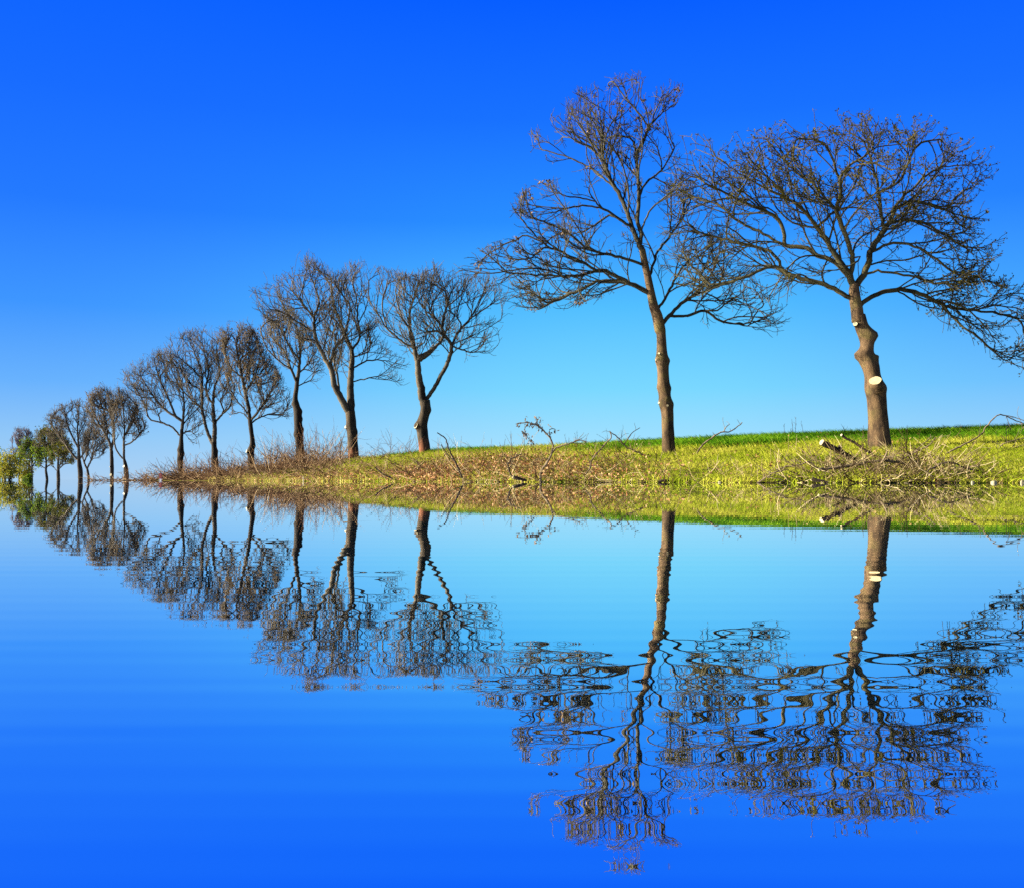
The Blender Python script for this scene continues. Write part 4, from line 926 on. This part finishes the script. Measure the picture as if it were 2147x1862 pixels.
# pale stones at the waterline
M_stone = plain_mat('pale_stone', (.24, .20, .10), (.38, .33, .17), 8)
def stone(label, x, w, h_, D, seed):
    rng = np.random.RandomState(seed); c = np.array([(x - CX) / F * D, D, .0]); g_ = Geo(); nu, nv_ = 14, 8; V = []
    for i in range(nv_ + 1):
        for j in range(nu):
            t, p = math.pi * i / nv_, 2 * math.pi * j / nu; k = 1 + .14 * math.sin(3 * p + seed) * math.sin(t) + rng.normal(0, .05)
            V.append(c + np.array([math.sin(t) * math.cos(p) * w * k, math.sin(t) * math.sin(p) * w * .8 * k, math.cos(t) * h_ * k + .02]))
    f = [(i * nu + j, i * nu + (j + 1) % nu, (i + 1) * nu + (j + 1) % nu, (i + 1) * nu + j) for i in range(nv_) for j in range(nu)]
    g_.add(V, f4=f); tag(g_.build('stone', M_stone, None, c), label, 'stone', 'pale stones at the waterline')
stone('larger cream stone at the waterline below the straw patch', 2005, .085, .055, 27.9, 1)
stone('small cream stone at the waterline left of the larger one', 1962, .045, .05, 27.9, 2)
stone('pale blocky stone at the waterline cut by the picture edge', 2062, .05, .08, 27.8, 3)
stone('lone cream stone at the waterline on the open grass shore', 1452, .05, .03, 31.4, 4)

# red and white marker post
Dm = 93.0; c = np.array([(324 - CX) / F * Dm, Dm, 0.0])
o = thing('marker_post', c, 'red topped white marker post standing in the shallows', 'post')
def box(geo, c_, hx, hy, z0, z1, top=1.0):
    V = [(c_[0] + sx * hx * k, c_[1] + sy * hy * k, z) for z, k in ((z0, 1), (z1, top)) for sx, sy in ((-1, -1), (1, -1), (1, 1), (-1, 1))]
    geo.add(V, f4=[(0, 3, 2, 1), (4, 5, 6, 7), (0, 1, 5, 4), (1, 2, 6, 5), (2, 3, 7, 6), (3, 0, 4, 7)])
z1 = H - (965.5 - HZ) / F * Dm; z2 = H - (954.5 - HZ) / F * Dm
g = Geo(); box(g, c, .09, .05, -.4, z1); g.build('post_shaft', plain_mat('white_paint', (.62, .60, .58), (.78, .77, .75)), o, c, smooth=False)
g = Geo(); box(g, c, .125, .075, z1 + .003, z2, .9); g.build('red_cap', plain_mat('red_paint', (.22, .03, .02), (.34, .05, .03)), o, c, smooth=False)

# ------------------------------------------------------------------ sky and sun
SUN_EL, SUN_AZ = math.radians(23), math.radians(-92)       # azimuth from +Y, clockwise
sv = Vector((math.cos(SUN_EL) * math.sin(SUN_AZ), math.cos(SUN_EL) * math.cos(SUN_AZ), math.sin(SUN_EL)))
ld = bpy.data.lights.new('sun', 'SUN'); ld.energy = 5.0; ld.angle = math.radians(.5); ld.color = (1, .93, .80)
lo_ = bpy.data.objects.new('sun', ld); lo_.rotation_euler = (-sv).to_track_quat('-Z', 'Y').to_euler(); lo_.location = (-40, 10, 60); link(lo_)
w = bpy.data.worlds.new('World'); sc.world = w; w.use_nodes = True; nt = w.node_tree; nt.nodes.clear()
out = N(nt, 'ShaderNodeOutputWorld'); bg = N(nt, 'ShaderNodeBackground'); bg.inputs[1].default_value = .1
sky = N(nt, 'ShaderNodeTexSky', sky_type='NISHITA'); sky.sun_disc = False; sky.sun_elevation = SUN_EL; sky.sun_rotation = SUN_AZ
tc = N(nt, 'ShaderNodeTexCoord'); sp = N(nt, 'ShaderNodeSeparateXYZ'); nt.links.new(tc.outputs['Generated'], sp.inputs[0])
zf = math_node(nt, 'DIVIDE', sp.outputs['Z'], .5)
EXPO = 2.4
def sky_ramp(stops):
    return ramp(nt, zf, [(p / .5, srgb(*c_)) for p, c_ in stops])
rr_ = sky_ramp([(0, (188, 230, 251)), (.04, (160, 224, 255)), (.09, (122, 216, 255)), (.17, (82, 191, 255)), (.25, (42, 144, 255)), (.34, (24, 114, 255)), (.45, (4, 90, 255))])
rl_ = sky_ramp([(0, (172, 208, 242)), (.04, (146, 200, 248)), (.09, (104, 178, 254)), (.16, (62, 150, 255)), (.25, (36, 122, 255)), (.34, (24, 108, 255)), (.45, (8, 96, 255))])
mr = N(nt, 'ShaderNodeMapRange', interpolation_type='SMOOTHSTEP'); nt.links.new(sp.outputs['X'], mr.inputs[0]); mr.inputs[1].default_value = -.45; mr.inputs[2].default_value = .10
mx = N(nt, 'ShaderNodeMix', data_type='RGBA'); 
mrr = N(nt, 'ShaderNodeMapRange', interpolation_type='SMOOTHSTEP'); nt.links.new(sp.outputs['X'], mrr.inputs[0]); mrr.inputs[1].default_value = .15; mrr.inputs[2].default_value = .5; mrr.inputs[3].default_value = 1; mrr.inputs[4].default_value = .35
nt.links.new(math_node(nt, 'MULTIPLY', mr.outputs[0], mrr.outputs[0]), mx.inputs[0]); nt.links.new(rl_, mx.inputs[6]); nt.links.new(rr_, mx.inputs[7])
vs = N(nt, 'ShaderNodeVectorMath', operation='SCALE'); nt.links.new(mx.outputs[2], vs.inputs[0]); vs.inputs[3].default_value = 10 / 2 ** EXPO
mr2 = N(nt, 'ShaderNodeMapRange', interpolation_type='SMOOTHSTEP'); nt.links.new(sp.outputs['Z'], mr2.inputs[0]); mr2.inputs[1].default_value = .46; mr2.inputs[2].default_value = .65
vs2 = N(nt, 'ShaderNodeVectorMath', operation='SCALE'); nt.links.new(sky.outputs[0], vs2.inputs[0]); vs2.inputs[3].default_value = .25
mx2 = N(nt, 'ShaderNodeMix', data_type='RGBA'); nt.links.new(mr2.outputs[0], mx2.inputs[0]); nt.links.new(vs.outputs[0], mx2.inputs[6]); nt.links.new(vs2.outputs[0], mx2.inputs[7])
nt.links.new(mx2.outputs[2], bg.inputs[0]); nt.links.new(bg.outputs[0], out.inputs[0])

# ------------------------------------------------------------------ camera
cd = bpy.data.cameras.new('camera'); cd.lens = 35; cd.sensor_width = 36; cd.clip_start = .02; cd.clip_end = 20000
cd.shift_y = (HZ - 896.0) / 2066.0
co = bpy.data.objects.new('camera', cd); co.location = (0, 0, H); co.rotation_euler = (math.radians(90), 0, 0); link(co)
sc.camera = co
vs_ = sc.view_settings; vs_.view_transform = 'Standard'; vs_.look = 'None'; vs_.exposure = EXPO; vs_.gamma = 1.0; vs_.use_curve_mapping = False
sc.cycles.max_bounces = 6; sc.cycles.glossy_bounces = 3; sc.cycles.use_denoising = False
